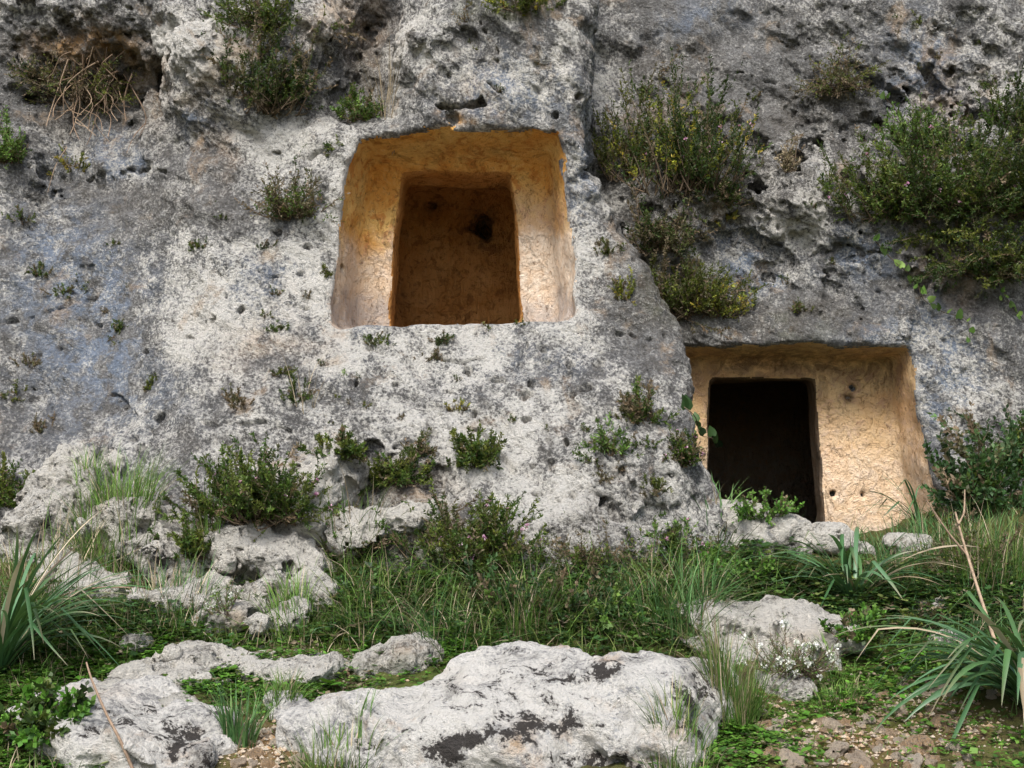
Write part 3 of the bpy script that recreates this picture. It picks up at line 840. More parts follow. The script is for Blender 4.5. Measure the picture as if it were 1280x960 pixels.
def cliff_objects():
    cen = CV[CQ].mean(1).astype(np.float32)
    def dist(*fs):
        return np.minimum.reduce([f(cen) for f in fs])
    tol = 0.018
    near_u = (np.abs(cen[:, 0] + 0.4) < 1.3) & (cen[:, 2] > 2.3) & (cen[:, 2] < 4.8)
    near_l = (cen[:, 0] > 0.7) & (cen[:, 0] < 3.3) & (cen[:, 2] > 0.9) & (cen[:, 2] < 3.3) & (cen[:, 1] > 8.8)
    def on(m, g):
        o_ = np.full(len(cen), 9.0); o_[m] = g(cen[m]); return o_
    dn_u = on(near_u, upper_niche); dd_u = on(near_u, upper_door); dc_u = np.minimum(dd_u, on(near_u, upper_chamber))
    dn_l = on(near_l, lower_niche); dc_l = np.minimum(on(near_l, lower_door), on(near_l, lower_chamber))
    part = np.zeros(len(cen), int)
    behind_u = cen[:, 1] > 9.25
    ii = [np.clip(((cen[:, k_] - g_[0]) / H + 0.5).astype(int), 0, len(g_) - 1) for k_, g_ in enumerate((gx, gy, gz))]
    inner = FROCK[ii[0], ii[1], ii[2]] < -0.055 - 0.05 * fbm(cen, 6.0, 3, 81)
    part[(dn_u < tol + 0.02) & inner] = 1
    part[(dc_u < tol) & (dn_u > -0.02) & behind_u & ((cen[:, 1] > 9.66) | (dd_u < tol))] = 2
    part[(dn_l < tol + 0.02) & inner] = 3
    part[(dc_l < tol) & (cen[:, 1] > 9.6) & (dn_l > -0.02)] = 4
    deep = cen[:, 1] > 10.2
    part[deep & (cen[:, 0] < 0.6) & near_u & (part == 0)] = 2
    part[deep & (cen[:, 0] > 0.6) & (cen[:, 2] < 3.4) & (part == 0)] = 4
    p1, p2 = cliff_paint(CV)
    u, q = sub_mesh(CV, CQ, part == 0)
    o = obj('cliff', mesh_from('cliff', CV[u], q, True, {'paint': p1[u], 'paint2': p2[u]}), M_CLIFF)
    tag(o, 'weathered grey and white limestone cliff face with a vertical fissure', 'cliff', kind='structure')
    def tpaint(V, which):
        px, py = proj(V); P = V.astype(np.float32)
        wv = fbm(P, 4.0, 4, 71, 0.6) * 30
        if which == 1:
            g_ = sstep(350, 392, py + wv) * 0.75
            pale = sstep(275, 335, py + wv) * 0.85 + sstep(215, 300, py + wv) * sstep(600, 640, px) * 0.55
            dk = np.clip(blobs(px, py, [(693, 290, 12, 60, 0.5), (560, 216, 70, 8, 0.35), (570, 185, 140, 22, 0.35)]), 0, 1)  # includes shade of ceiling and lintel, painted dark
        elif which == 2:
            g_ = np.zeros(len(V)); pale = np.zeros(len(V))
            dk = np.clip(blobs(px, py, [(602, 282, 20, 26, 1.6), (540, 258, 22, 10, 0.8), (620, 235, 20, 6, 0.5), (500, 370, 20, 18, 0.4)]), 0, 1)  # shade in the back-wall hole deepened with dark paint
        else:
            g_ = sstep(620, 670, py + wv) * 0.35
            pale = 0.42 + 0.38 * sstep(500, 600, py + wv)
            dk = np.clip(blobs(px, py, [(980, 452, 170, 26, 0.8), (1075, 470, 60, 20, 0.3), (1060, 497, 9, 9, 0.9), (1110, 500, 12, 60, 0.25), (860, 470, 10, 40, 0.2)]), 0, 1)  # includes painted shade under the lintel and in a small hole
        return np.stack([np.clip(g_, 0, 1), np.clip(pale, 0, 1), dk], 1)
    for a, b, lab in ((1, 2, 'upper rock-cut tomb, a tapered ochre recess with a brown inner chamber'), (3, 4, 'lower rock-cut tomb with a black doorway and a pale ochre wall beside it')):
        ua, qa = sub_mesh(CV, CQ, part == a)
        ub, qb = sub_mesh(CV, CQ, part == b)
        base = CV[ua][:, :].mean(0); base = np.array([base[0], CV[ua][:, 1].min(), CV[ua][:, 2].min()])
        t = empty('rock_tomb', base)
        tag(t, lab, 'tomb', 'tombs cut into the cliff')
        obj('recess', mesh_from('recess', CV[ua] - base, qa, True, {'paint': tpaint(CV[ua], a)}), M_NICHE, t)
        obj('chamber', mesh_from('chamber', CV[ub] - base, qb, True, {'paint': tpaint(CV[ub], 2 if b == 2 else 4)}), M_CHAMBER if b == 2 else M_SHADED_CHAMBER, t)
    # the cliff goes on to either side and above, outside the picture
    def sheet(xs, zs):
        A, B = np.meshgrid(xs, zs, indexing='ij')
        x, z = A.ravel(), B.ravel()
        yl, yr, ex = look(0, x, z), look(1, x, z), look(2, x, z)
        y = np.where(x < ex, np.minimum(yl, yr), yr)
        P = np.stack([x, y, z], 1).astype(np.float32)
        edge_ = np.clip(np.maximum(np.maximum(X0 - x, x - X1), z - Z1) / 0.5, 0, 1)
        y = y - rock_noise(P, look(3, x, z)) * 0.9 - fbm(P, 0.35, 3, 90) * 0.5 * edge_ + 0.02
        V = np.stack([x, y, z], 1)
        n, m = A.shape
        i = np.arange(n * m).reshape(n, m)
        Qd = np.stack([i[:-1, :-1].ravel(), i[1:, :-1].ravel(), i[1:, 1:].ravel(), i[:-1, 1:].ravel()], 1)
        p1, p2 = cliff_paint(V)
        return mesh_from('cliff_face', V, Qd, True, {'paint': p1 * 0.5, 'paint2': p2 * 0.5})
    zs = np.arange(-0.3, 10.0, 0.09)
    for xs, zz in ((np.arange(-13, X0 + 0.12, 0.09), zs), (np.arange(X1 - 0.1, 13, 0.09), zs), (np.arange(X0 + 0.1, X1 - 0.08, 0.09), np.arange(Z1 - 0.1, 10.0, 0.09))):
        obj('cliff_face', sheet(xs, zz), M_CLIFF, o)
cliff_objects()

# ------------------------------------------------------------------ the ground
def build_ground():
    xs = np.concatenate([[-120, -60, -30, -18], np.arange(-12, -4.6, 0.3), np.arange(-4.6, 4.6, 0.03), np.arange(4.6, 12, 0.3), [18, 30, 60, 120]])
    ys = np.concatenate([[-120, -60, -30, -15, -8, -4], np.arange(-2, 4.6, 0.3), np.arange(4.6, 10.0, 0.03), np.arange(10.0, 12.6, 0.3)])
    A, B = np.meshgrid(xs, ys, indexing='ij')
    x, y = A.ravel(), B.ravel()
    z = ground_z0(x, y)
    P = np.stack([x, y, z], 1).astype(np.float32)
    z = z + fbm(P, 1.7, 3, 3) * 0.06 * sstep(3, 5, y) + fbm(P, 7.0, 4, 6, 0.6) * 0.035 + pits(P, 12.0, 4, 0.6) * 0.06
    z = np.where(y > 9.9, np.minimum(z, 1.40), z)
    V = np.stack([x, y, z], 1)
    n, m = A.shape
    i = np.arange(n * m).reshape(n, m)
    Q = np.stack([i[:-1, :-1].ravel(), i[1:, :-1].ravel(), i[1:, 1:].ravel(), i[:-1, 1:].ravel()], 1)
    px, py = proj(V)
    inv = y > 3
    moss = np.where(inv, 0.55 + blobs(px, py, [(1000, 900, 200, 40, 0.4), (300, 800, 120, 40, 0.5), (600, 850, 100, 30, 0.4), (500, 800, 90, 20, 0.6), (1130, 860, 90, 40, 0.3)]) - blobs(px, py, [(1100, 925, 130, 50, 0.2), (340, 930, 60, 40, 0.4)]), 0.5)
    red = np.where(inv, blobs(px, py, [(1050, 925, 150, 40, 0.9), (950, 880, 60, 30, 0.7), (340, 940, 60, 40, 0.9), (1180, 880, 80, 40, 0.7), (430, 800, 40, 20, 0.4)]), 0.2)
    pale = np.where(inv, blobs(px, py, [(1080, 900, 160, 60, 0.8), (330, 930, 60, 40, 0.7), (360, 830, 90, 25, 0.5)]), 0.2)
    me = mesh_from('ground', V, Q, True, {'paint': np.clip(np.stack([moss, red, pale], 1), 0, 1)})
    o = obj('ground', me, M_GROUND)
    tag(o, 'stony soil slope with moss and sparse grass below the cliff', 'ground', kind='structure')
    k = (B.ravel()[Q[:, 0]] > 4.0) & (np.abs(x[Q[:, 0]]) < 6)
    u, q = sub_mesh(V, Q, k)
    return V[u], q
GV, GQ = build_ground()
GROUND_BVH = tri_bvh(GV, GQ)
ROCK_BVHS = []
BOXES = []

def hit(px, py, rocks=True, ground=True, cliff=True):
    d = Vector(ray(px, py)).normalized()
    best = None
    for b in ([CLIFF_BVH] if cliff else []) + ([GROUND_BVH] if ground else []) + (ROCK_BVHS if rocks else []):
        h = b.ray_cast(Vector(EYE), d)
        if h[0] is not None and (best is None or h[3] < best[3]):
            best = h
    if best is None:
        return None
    n = best[1]
    if n.dot(d) > 0: n = -n
    return np.array(best[0]), np.array(n), best[3]

def down(x, y, rocks=True):
    best = None
    for b in [GROUND_BVH] + (ROCK_BVHS if rocks else []):
        h = b.ray_cast(Vector((x, y, 4.0)), Vector((0, 0, -1)))
        if h[0] is not None and (best is None or h[0].z > best): best = h[0].z
    return best

# ------------------------------------------------------------------ boulders and outcrops
def rock(label, parts, name='boulder', cat='boulder', res=0.02, amp=1.0, seed=1, mat=None, paint=None, group=None, pits_=0.0, k=0.10, power=2.6, strata=0.0, dig=True, rag=0.0):
    """parts: ellipsoids as (px, py, Y, rx, ry, rz[, tilt about y in degrees])."""
    C = [at(p[0], p[1], p[2]) for p in parts]
    lo = np.min([c - np.array(p[3:6]) * 1.1 for c, p in zip(C, parts)], 0) - 0.12
    hi = np.max([c + np.array(p[3:6]) * 1.1 for c, p in zip(C, parts)], 0) + 0.12
    ax = [np.arange(l, h_, res) for l, h_ in zip(lo, hi)]
    A, B, D = np.meshgrid(*ax, indexing='ij')
    P = np.stack([A.ravel(), B.ravel(), D.ravel()], 1).astype(np.float32)
    f = None
    for c, p in zip(C, parts):
        q = P - c
        if len(p) > 6:
            a = R(p[6]); q = np.stack([q[:, 0] * math.cos(a) - q[:, 2] * math.sin(a), q[:, 1], q[:, 0] * math.sin(a) + q[:, 2] * math.cos(a)], 1)
        q = np.abs(q / np.array(p[3:6]))
        e = ((q ** power).sum(1) ** (1 / power) - 1) * min(p[3:6])
        f = e if f is None else smin(f, e, k)
    s = float(np.mean([min(p[3:6]) for p in parts]))
    nb = np.nonzero(np.abs(f) < 0.28)[0]
    pn = P[nb]
    fn = f[nb] + fbm(pn, 1.6, 3, seed) * 0.13 * amp * min(1, s * 3.5) + fbm(pn, 5.0, 3, seed + 3, 0.55) * (0.045 if mat is M_BOULDER else 0.075) * amp * min(1, s * 5)
    fn = fn + fbm(pn @ ROT, (2.0, 2.0, 8.0), 2, seed + 7) * strata
    if rag:
        fn = fn + fbm(pn, (7.0, 7.0, 5.0), 3, seed + 17, 0.6) * rag - np.abs(perlin(pn, 4.0, seed + 6)) * rag
    if pits_:
        fn = fn + pits(pn, 7.0, seed, 0.8, 0.5) * 0.45 * pits_
    f[nb] = fn
    V, Q = surface_nets(f.reshape(A.shape), np.array([a[0] for a in ax]), res)
    V = relax(V, Q, 0.4)
    bv = tri_bvh(V, Q)
    ROCK_BVHS.append(bv)
    BOXES.append((bv, V.min(0), V.max(0)))
    if len(Q) < 60000:
        V, Q = subdiv(V, Q)
    V = relax(V, Q, 0.35)
    N = vnormals(V, Q)
    P = V.astype(np.float32)
    d = fbm(P, 10.0, 4, seed + 11, 0.6) * 0.014 - np.abs(perlin(P, 12.0, seed + 2)) * 0.014 * amp
    d = d - pits(P, 15.0, seed + 1, 0.6, 0.45) * (0.05 + 0.22 * pits_)
    d = d - pits(P, 30.0, seed + 5, 0.6, 0.45) * (0.03 + 0.10 * pits_)
    V = V + N * d[:, None]
    px, py = proj(V)
    wv = fbm(V.astype(np.float32), 3.0, 3, seed) * 25
    p1 = np.zeros((len(V), 3)); p2 = np.zeros((len(V), 3))
    for key, L in (paint or {}).items():
        tgt, i = {'white': (p1, 0), 'ochre': (p1, 1), 'brown': (p1, 2), 'blue': (p2, 0), 'lichen': (p2, 1), 'moss': (p2, 2)}[key]
        tgt[:, i] = np.clip(blobs(px + wv, py + wv, L), 0, 1.3)
    # keep only what stands out of the ground, with a margin
    if dig:
        gz_ = ground_z0(V[:, 0], V[:, 1])
        keep = (V[:, 2] > gz_ - 0.14)[Q].any(1)
        u, Q = sub_mesh(V, Q, keep)
        V, p1, p2 = V[u], p1[u], p2[u]
    if not dig:                          # drop what is sunk deep in the cliff or the soil
        keep = ((V[:, 1] < look(0, V[:, 0], V[:, 2]) + 0.22) & (V[:, 2] > ground_z0(V[:, 0], V[:, 1]) - 0.2))[Q].any(1)
        u, Q = sub_mesh(V, Q, keep)
        V, p1, p2 = V[u], p1[u], p2[u]
    base = np.array([V[:, 0].mean(), V[:, 1].mean(), V[:, 2].min()])
    o = obj(name, mesh_from(name, V - base, Q, True, {'paint': p1, 'paint2': p2}), mat or M_OUTCROP, None, base)
    # textures should follow the place, not repeat from stone to stone
    tag(o, label, cat, group)
    return o

rock('large white boulder blotched with black lichen lying across the foot of the slope',
     [(690, 908, 6.15, 0.72, 0.50, 0.25), (700, 852, 6.45, 0.46, 0.34, 0.15), (760, 895, 6.1, 0.46, 0.45, 0.27), (500, 915, 6.15, 0.52, 0.40, 0.19), (600, 950, 5.85, 0.62, 0.36, 0.24), (430, 925, 6.0, 0.30, 0.30, 0.14), (810, 935, 5.9, 0.26, 0.35, 0.2)],
     res=0.024, amp=0.9, seed=3, mat=M_BOULDER, strata=0.035,
     paint={'lichen': [(660, 912, 70, 28, 0.95), (620, 855, 90, 16, 0.55), (750, 840, 80, 22, 0.7), (575, 935, 36, 28, 0.95), (760, 958, 44, 20, 0.95), (870, 885, 36, 44, 0.7), (520, 920, 60, 30, 0.25)],
            'ochre': [(650, 930, 26, 22, 0.7), (755, 818, 14, 8, 1.0), (470, 845, 80, 10, 0.45), (860, 905, 12, 30, 0.6)], 'white': [(560, 880, 160, 50, 0.6), (720, 880, 100, 60, 0.4)], 'blue': [(780, 920, 90, 50, 0.7), (500, 890, 60, 30, 0.35)]})
rock('white boulder with black lichen crust beside the strap-leaved clump and path edge',
     [(170, 925, 6.0, 0.40, 0.36, 0.16), (130, 885, 6.3, 0.34, 0.30, 0.13), (215, 950, 5.75, 0.30, 0.28, 0.14), (90, 940, 5.9, 0.26, 0.26, 0.16)],
     res=0.022, amp=1.1, seed=9, mat=M_BOULDER, strata=0.03,
     paint={'lichen': [(230, 930, 50, 30, 0.8), (160, 900, 50, 14, 0.5), (120, 925, 20, 12, 0.7), (200, 890, 40, 10, 0.4)], 'ochre': [(110, 870, 60, 14, 0.35)], 'white': [(160, 940, 80, 30, 0.5)]})
rock('flat-topped white boulder behind the tall grass tussock and white flowers',
     [(968, 790, 7.25, 0.36, 0.30, 0.11), (920, 772, 7.4, 0.22, 0.2, 0.07), (1025, 806, 7.2, 0.13, 0.2, 0.11), (985, 828, 7.1, 0.3, 0.2, 0.10)],
     res=0.021, amp=0.9, seed=14, mat=M_OUTCROP, pits_=0.4, strata=0.04, rag=0.03, power=3.2, paint={'white': [(960, 775, 80, 25, 0.6)], 'ochre': [(1000, 800, 40, 16, 0.3)], 'lichen': [(950, 765, 60, 12, 0.4)]})
rock('low pale stone half hidden by grass beside the large lichen boulder',
     [(855, 845, 6.6, 0.17, 0.15, 0.08), (890, 850, 6.55, 0.1, 0.12, 0.06)], res=0.019, amp=0.7, seed=17, mat=M_OUTCROP, paint={'white': [(855, 838, 40, 14, 0.5)]})
rock('grey rock under the white flowers and grass tussock', [(990, 865, 6.6, 0.14, 0.14, 0.10), (965, 855, 6.65, 0.1, 0.12, 0.08)], res=0.019, seed=18, mat=M_OUTCROP, pits_=0.3)
rock('white pitted ledge stone just below the black tomb doorway, first of the row',
     [(925, 662, 8.5, 0.18, 0.14, 0.17), (905, 648, 8.55, 0.1, 0.1, 0.12), (945, 690, 8.5, 0.12, 0.1, 0.1)], name='ledge_rock', cat='rock', res=0.019, amp=0.8, seed=21, pits_=0.7, group='ledge rocks below the lower tomb', paint={'white': [(925, 665, 60, 30, 1.3)], 'lichen': [(920, 680, 30, 20, 0.6)]})
rock('white ledge stone with dark underside between two others below the black tomb doorway',
     [(980, 666, 8.5, 0.18, 0.13, 0.13), (1000, 690, 8.5, 0.09, 0.1, 0.1)], name='ledge_rock', cat='rock', res=0.019, amp=0.8, seed=24, pits_=0.6, group='ledge rocks below the lower tomb', paint={'white': [(980, 668, 60, 24, 1.3)], 'lichen': [(1000, 685, 30, 20, 0.7)]})
rock('white ledge stone behind the arching strap-leaved plant below the pale tomb wall',
     [(1035, 674, 8.45, 0.14, 0.12, 0.11), (1070, 690, 8.5, 0.1, 0.1, 0.06)], name='ledge_rock', cat='rock', res=0.019, amp=0.8, seed=25, pits_=0.6, group='ledge rocks below the lower tomb', paint={'white': [(1035, 675, 60, 24, 1.3)]})
rock('low white ledge stone beside the evergreen bush at the tomb threshold end',
     [(1135, 678, 8.45, 0.17, 0.12, 0.08)], name='ledge_rock', cat='rock', res=0.019, amp=0.7, seed=26, pits_=0.4, group='ledge rocks below the lower tomb', paint={'white': [(1135, 676, 50, 14, 0.7)]})
rock('grey rock in the shade beside the grassy bank under the evergreen bush', [(1165, 775, 7.7, 0.12, 0.14, 0.12), (1150, 790, 7.6, 0.1, 0.1, 0.1)], res=0.019, seed=28, pits_=0.6)
rock('small grey rock behind the drooping strap leaves near the dry stalk', [(1195, 810, 7.2, 0.13, 0.12, 0.09)], res=0.019, seed=29, pits_=0.5)
rock('pitted grey rock among weeds below the arching strap-leaved plant', [(1120, 780, 7.7, 0.12, 0.12, 0.09)], res=0.019, seed=30, pits_=0.6)
rock('tall white pitted outcrop between two heather bushes at the cliff foot',
     [(405, 620, 8.1, 0.20, 0.24, 0.24, 25), (375, 660, 8.02, 0.20, 0.25, 0.16), (425, 590, 8.18, 0.12, 0.2, 0.12)], name='rock_outcrop', cat='rock', rag=0.10, power=2.2, res=0.026, amp=0.9, seed=33, pits_=0.6, dig=False, group='white outcrops along the cliff foot', paint={'white': [(410, 610, 40, 50, 0.8)]})
rock('low jagged white outcrop running below the big flowering heather',
     [(320, 690, 7.88, 0.36, 0.28, 0.16, 10), (360, 715, 7.75, 0.22, 0.22, 0.16), (290, 660, 8.02, 0.18, 0.2, 0.10), (345, 750, 7.6, 0.14, 0.2, 0.14)], name='rock_outcrop', cat='rock', rag=0.10, power=2.2, res=0.026, amp=1.1, seed=36, pits_=0.9, dig=False, group='white outcrops along the cliff foot', paint={'white': [(330, 680, 90, 40, 0.6)], 'lichen': [(330, 710, 60, 40, 0.5)]})
rock('grey pitted outcrop under the small heather at the foot of the blue-grey face',
     [(190, 690, 8.0, 0.36, 0.28, 0.18, 8), (150, 665, 8.1, 0.22, 0.25, 0.15), (250, 715, 7.85, 0.25, 0.22, 0.14)], name='rock_outcrop', cat='rock', rag=0.10, power=2.2, res=0.026, amp=1.1, seed=39, pits_=1.0, dig=False, group='white outcrops along the cliff foot', paint={'lichen': [(180, 700, 110, 50, 0.7)], 'white': [(150, 670, 60, 30, 0.4)]})
rock('knobbly white outcrop dotted with black lichen below the grassy cliff hollow',
     [(90, 625, 8.3, 0.24, 0.28, 0.22), (60, 670, 8.15, 0.26, 0.26, 0.2), (115, 600, 8.42, 0.15, 0.2, 0.12)], name='rock_outcrop', cat='rock', rag=0.10, power=2.2, res=0.026, amp=1.1, seed=42, pits_=1.0, dig=False, group='white outcrops along the cliff foot', paint={'lichen': [(80, 660, 80, 60, 0.8)], 'white': [(90, 610, 60, 40, 0.5)]})
rock('rounded pale boulder jutting from the grass below the tall white outcrop',
     [(405, 745, 7.5, 0.13, 0.15, 0.11), (390, 725, 7.6, 0.08, 0.12, 0.08)], res=0.019, amp=0.7, seed=45, pits_=0.3, paint={'white': [(405, 740, 30, 20, 0.5)]})
rock('pinkish pale rock among white flowers below the jagged outcrop', [(300, 772, 7.3, 0.15, 0.15, 0.10), (270, 778, 7.3, 0.1, 0.12, 0.08)], res=0.019, amp=0.8, seed=47, pits_=0.6, paint={'ochre': [(300, 768, 30, 14, 0.5)]})
rock('small grey rock in clover beside the strap-leaved clump', [(170, 805, 6.95, 0.10, 0.12, 0.07)], res=0.016, amp=0.7, seed=48, pits_=0.4)
rock('flat white rock slab with pits set in bright clover', [(285, 828, 6.8, 0.28, 0.18, 0.06), (245, 822, 6.85, 0.13, 0.12, 0.045)], res=0.019, amp=0.9, rag=0.03, seed=49, pits_=0.8, paint={'white': [(290, 825, 60, 14, 0.5)]})
rock('white broken rock slab between clover and the large lichen boulder', [(350, 842, 6.7, 0.19, 0.14, 0.055), (392, 834, 6.8, 0.09, 0.1, 0.04)], res=0.019, amp=0.9, rag=0.03, seed=50, pits_=0.8, paint={'white': [(350, 832, 60, 14, 0.6)]})
rock('pinkish beige mossy rock behind the large lichen boulder', [(515, 818, 6.95, 0.17, 0.14, 0.10), (455, 832, 6.9, 0.14, 0.12, 0.045)], res=0.019, amp=0.9, rag=0.03, seed=51, pits_=0.7, paint={'ochre': [(515, 812, 50, 14, 0.35)], 'moss': [(480, 830, 60, 14, 0.5)]})
rock('small white rock wedged beside the large lichen boulder and bare soil', [(368, 892, 6.2, 0.11, 0.12, 0.07), (352, 876, 6.3, 0.09, 0.1, 0.05)], res=0.016, amp=0.8, seed=53, pits_=0.2, mat=M_BOULDER)
rock('pale mossy rock shelf above the lichen-crusted boulder by the path edge', [(160, 868, 6.4, 0.22, 0.14, 0.06), (200, 885, 6.25, 0.16, 0.14, 0.05)], res=0.019, amp=0.9, seed=54, pits_=0.5, paint={'moss': [(190, 872, 40, 10, 0.6)]})
EXTRA = [('broken pale ledge stone under the small heather between two outcrops', [(225, 752, 7.45, 0.20, 0.16, 0.10), (262, 740, 7.55, 0.12, 0.12, 0.08)], 61),
         ('broken pale ledge stone below the knobbly outcrop in dry grass', [(120, 735, 7.65, 0.22, 0.16, 0.11), (85, 725, 7.75, 0.14, 0.14, 0.1)], 62),
         ('pale crumbling stone between the pinkish rock and the rounded boulder', [(345, 782, 7.2, 0.13, 0.12, 0.07), (365, 770, 7.3, 0.08, 0.1, 0.06)], 63),
         ('white crumbling ledge stone hugging the foot of the tall outcrop', [(440, 668, 7.95, 0.14, 0.14, 0.10), (470, 655, 8.0, 0.1, 0.12, 0.08)], 64),
         ('white crumbling ledge stone under the brown hollow of the cliff foot', [(505, 650, 8.0, 0.15, 0.14, 0.10), (535, 640, 8.05, 0.1, 0.12, 0.09)], 65),
         ('low white slab sunk in clover behind the lichen-crusted boulder', [(215, 855, 6.6, 0.17, 0.13, 0.05), (180, 848, 6.65, 0.1, 0.1, 0.04)], 66)]
for lab_, parts_, sd_ in EXTRA:
    rock(lab_, parts_, name='rock_outcrop', cat='rock', res=0.019, amp=1.1, seed=sd_, pits_=0.6, rag=0.05, power=2.2, group='white outcrops along the cliff foot', paint={'white': [(p_[0], p_[1], 40, 20, 0.8) for p_ in parts_], 'lichen': [(parts_[0][0], parts_[0][1] + 12, 30, 14, 0.4)]})

# loose stones on the path: eight shapes shared by all of them
def stone_mesh(seed, res=0.075):
    ax = np.arange(-1.4, 1.4, res * 2.2)
    A, B, D = np.meshgrid(ax, ax, ax, indexing='ij')
    P = np.stack([A.ravel(), B.ravel(), D.ravel()], 1).astype(np.float32)
    q = np.abs(P / np.array([1.0, 0.85, 0.68]))
    f = ((q ** 2.8).sum(1) ** (1 / 2.8) - 1) * 0.7 + fbm(P, 0.9, 3, seed) * 0.42
    V, Q = surface_nets(f.reshape(A.shape), np.array([ax[0]] * 3), res * 2.2)
    V = relax(V, Q, 0.4)
    z = np.zeros((len(V), 3)); p1 = z.copy(); p1[:, 1] = [0, 0.6, 0.1, 0.8, 0, 0.3, 0.9, 0.2][seed % 8]; p1[:, 0] = [0.6, 0, 0.3, 0, 0.8, 0.2, 0, 0.5][seed % 8]
    return mesh_from('stone', V, Q, True, {'paint': p1, 'paint2': z})
STONES = [stone_mesh(i) for i in range(8)]
STONE_BIG = [(650, 945, 30), (398, 925, 34), (1045, 940, 28), (1150, 935, 34), (1140, 955, 26), (1100, 915, 16), (965, 945, 30), (990, 955, 34), (968, 915, 24), (1025, 905, 18), (1120, 890, 24), (1180, 905, 30), (1195, 935, 22), (1075, 955, 32),
             (950, 912, 26), (1040, 908, 22), (1008, 930, 14), (1165, 950, 16), (1120, 948, 14), (905, 950, 18), (1090, 870, 16), (1130, 862, 18), (1060, 880, 16), (1180, 865, 22), (1085, 900, 18), (1000, 940, 14), (1155, 870, 14),
             (320, 945, 22), (345, 930, 18), (300, 955, 20), (335, 955, 16), (375, 950, 22), (310, 925, 14), (350, 905, 14), (390, 945, 16), (415, 820, 18), (330, 812, 14), (395, 835, 16), (430, 842, 14), (375, 815, 12)]
for i in range(110):
    STONE_BIG.append((random.gauss(1080, 85), random.uniform(850, 959), random.choice((8, 9, 10, 12, 15))))
for i in range(24):
    STONE_BIG.append((random.uniform(280, 420), random.uniform(890, 958), random.uniform(8, 12)))
for i, (a, b, s) in enumerate(STONE_BIG):
    h = hit(a, b, rocks=False, cliff=False)
    hr = hit(a, b)
    if h is None or hr[2] < h[2] - 0.05: continue
    r = s / F * h[2] * 0.5
    o = obj('stone', STONES[i % 8], M_STONE, None, h[0] + np.array([0, 0, r * 0.08]))
    o.rotation_euler = (random.uniform(-0.4, 0.4), random.uniform(-0.4, 0.4), random.uniform(0, 6.28))
    o.scale = (r, r * random.uniform(0.8, 1.1), r * random.uniform(0.75, 1.05))
    right = a > 700
    tone = ['pale white', 'reddish ochre', 'pale grey', 'rusty orange', 'chalk white', 'beige', 'deep rusty', 'light beige'][i % 8]
    size = 'tiny' if s < 12 else 'small' if s < 18 else 'fist-sized' if s < 27 else 'large'
    where = ('on the mossy path beside the drooping strap-leaved clump' if a > 1110 else 'on the mossy path beside the large lichen boulder' if a < 985 else 'in the middle of the mossy path') if right else 'on bare soil between the two lichen-blotched boulders'
    tag(o, f'{tone} {size} loose stone {where}', 'stone', 'loose stones on the mossy path' if right else 'loose stones between the boulders')

# ------------------------------------------------------------------ vegetation builders
def unit(v):
    return v / np.maximum(np.linalg.norm(v, axis=-1, keepdims=True), 1e-9)

def tubes(paths, r0, r1, sides=3):
    """paths (n, K, 3) with radii r0 (n) at the root and r1 at the tip -> verts, quads."""
    n, K, _ = paths.shape
    T = np.gradient(paths, axis=1); T = unit(T)
    ref = np.where(np.abs(T[..., 2:3]) > 0.9, np.array([1.0, 0, 0]), np.array([0, 0, 1.0]))
    a = unit(np.cross(T, ref)); b = np.cross(T, a)
    t = np.linspace(0, 1, K)[None, :]
    r = (np.asarray(r0)[:, None] * (1 - t) + np.asarray(r1)[:, None] * t)
    ang = np.arange(sides) * 2 * math.pi / sides
    V = paths[:, :, None, :] + r[:, :, None, None] * (a[:, :, None, :] * np.cos(ang)[None, None, :, None] + b[:, :, None, :] * np.sin(ang)[None, None, :, None])
    idx = np.arange(n * K * sides).reshape(n, K, sides)
    s2 = np.roll(np.arange(sides), -1)
    Q = np.stack([idx[:, :-1, :], idx[:, :-1][:, :, s2], idx[:, 1:][:, :, s2], idx[:, 1:, :]], -1).reshape(-1, 4)
    return V.reshape(-1, 3), Q

def curve_paths(base, dirs, lens, K=6, up=0.3, wob=0.12, rng=RNG):
    """Polylines that start along dirs and bend towards +z (up>0) or hang (up<0)."""
    n = len(base)
    P = np.zeros((n, K, 3)); P[:, 0] = base
    d = unit(dirs)
    step = np.asarray(lens)[:, None] / (K - 1)
    for k in range(1, K):
        d = unit(d + np.array([0, 0, up / (K - 1)]) + rng.normal(size=(n, 3)) * wob)
        P[:, k] = P[:, k - 1] + d * step
    return P

def sample_paths(P, t):
    n, K, _ = P.shape
    u = np.clip(t * (K - 1), 0, K - 1.001); i = u.astype(int); s = (u - i)[:, None]
    r = np.arange(n)
    return P[r, i] * (1 - s) + P[r, i + 1] * s, unit(P[r, i + 1] - P[r, i])

def leaf_quads(pos, dirs, length, width, rng=RNG, fold=0.0):
    """Diamond leaves: 4 verts each, pos is the leaf base."""
    n = len(pos)
    d = unit(dirs)
    s = unit(np.cross(d, rng.normal(size=(n, 3))))
    L = np.asarray(length).reshape(-1, 1); W = np.asarray(width).reshape(-1, 1)
    nn = np.cross(d, s)
    V = np.stack([pos, pos + d * L * 0.5 + s * W * 0.5 + nn * W * fold, pos + d * L, pos + d * L * 0.5 - s * W * 0.5 + nn * W * fold], 1)
    i = np.arange(n)[:, None] * 4 + np.arange(4)[None, :]
    return V.reshape(-1, 3), i

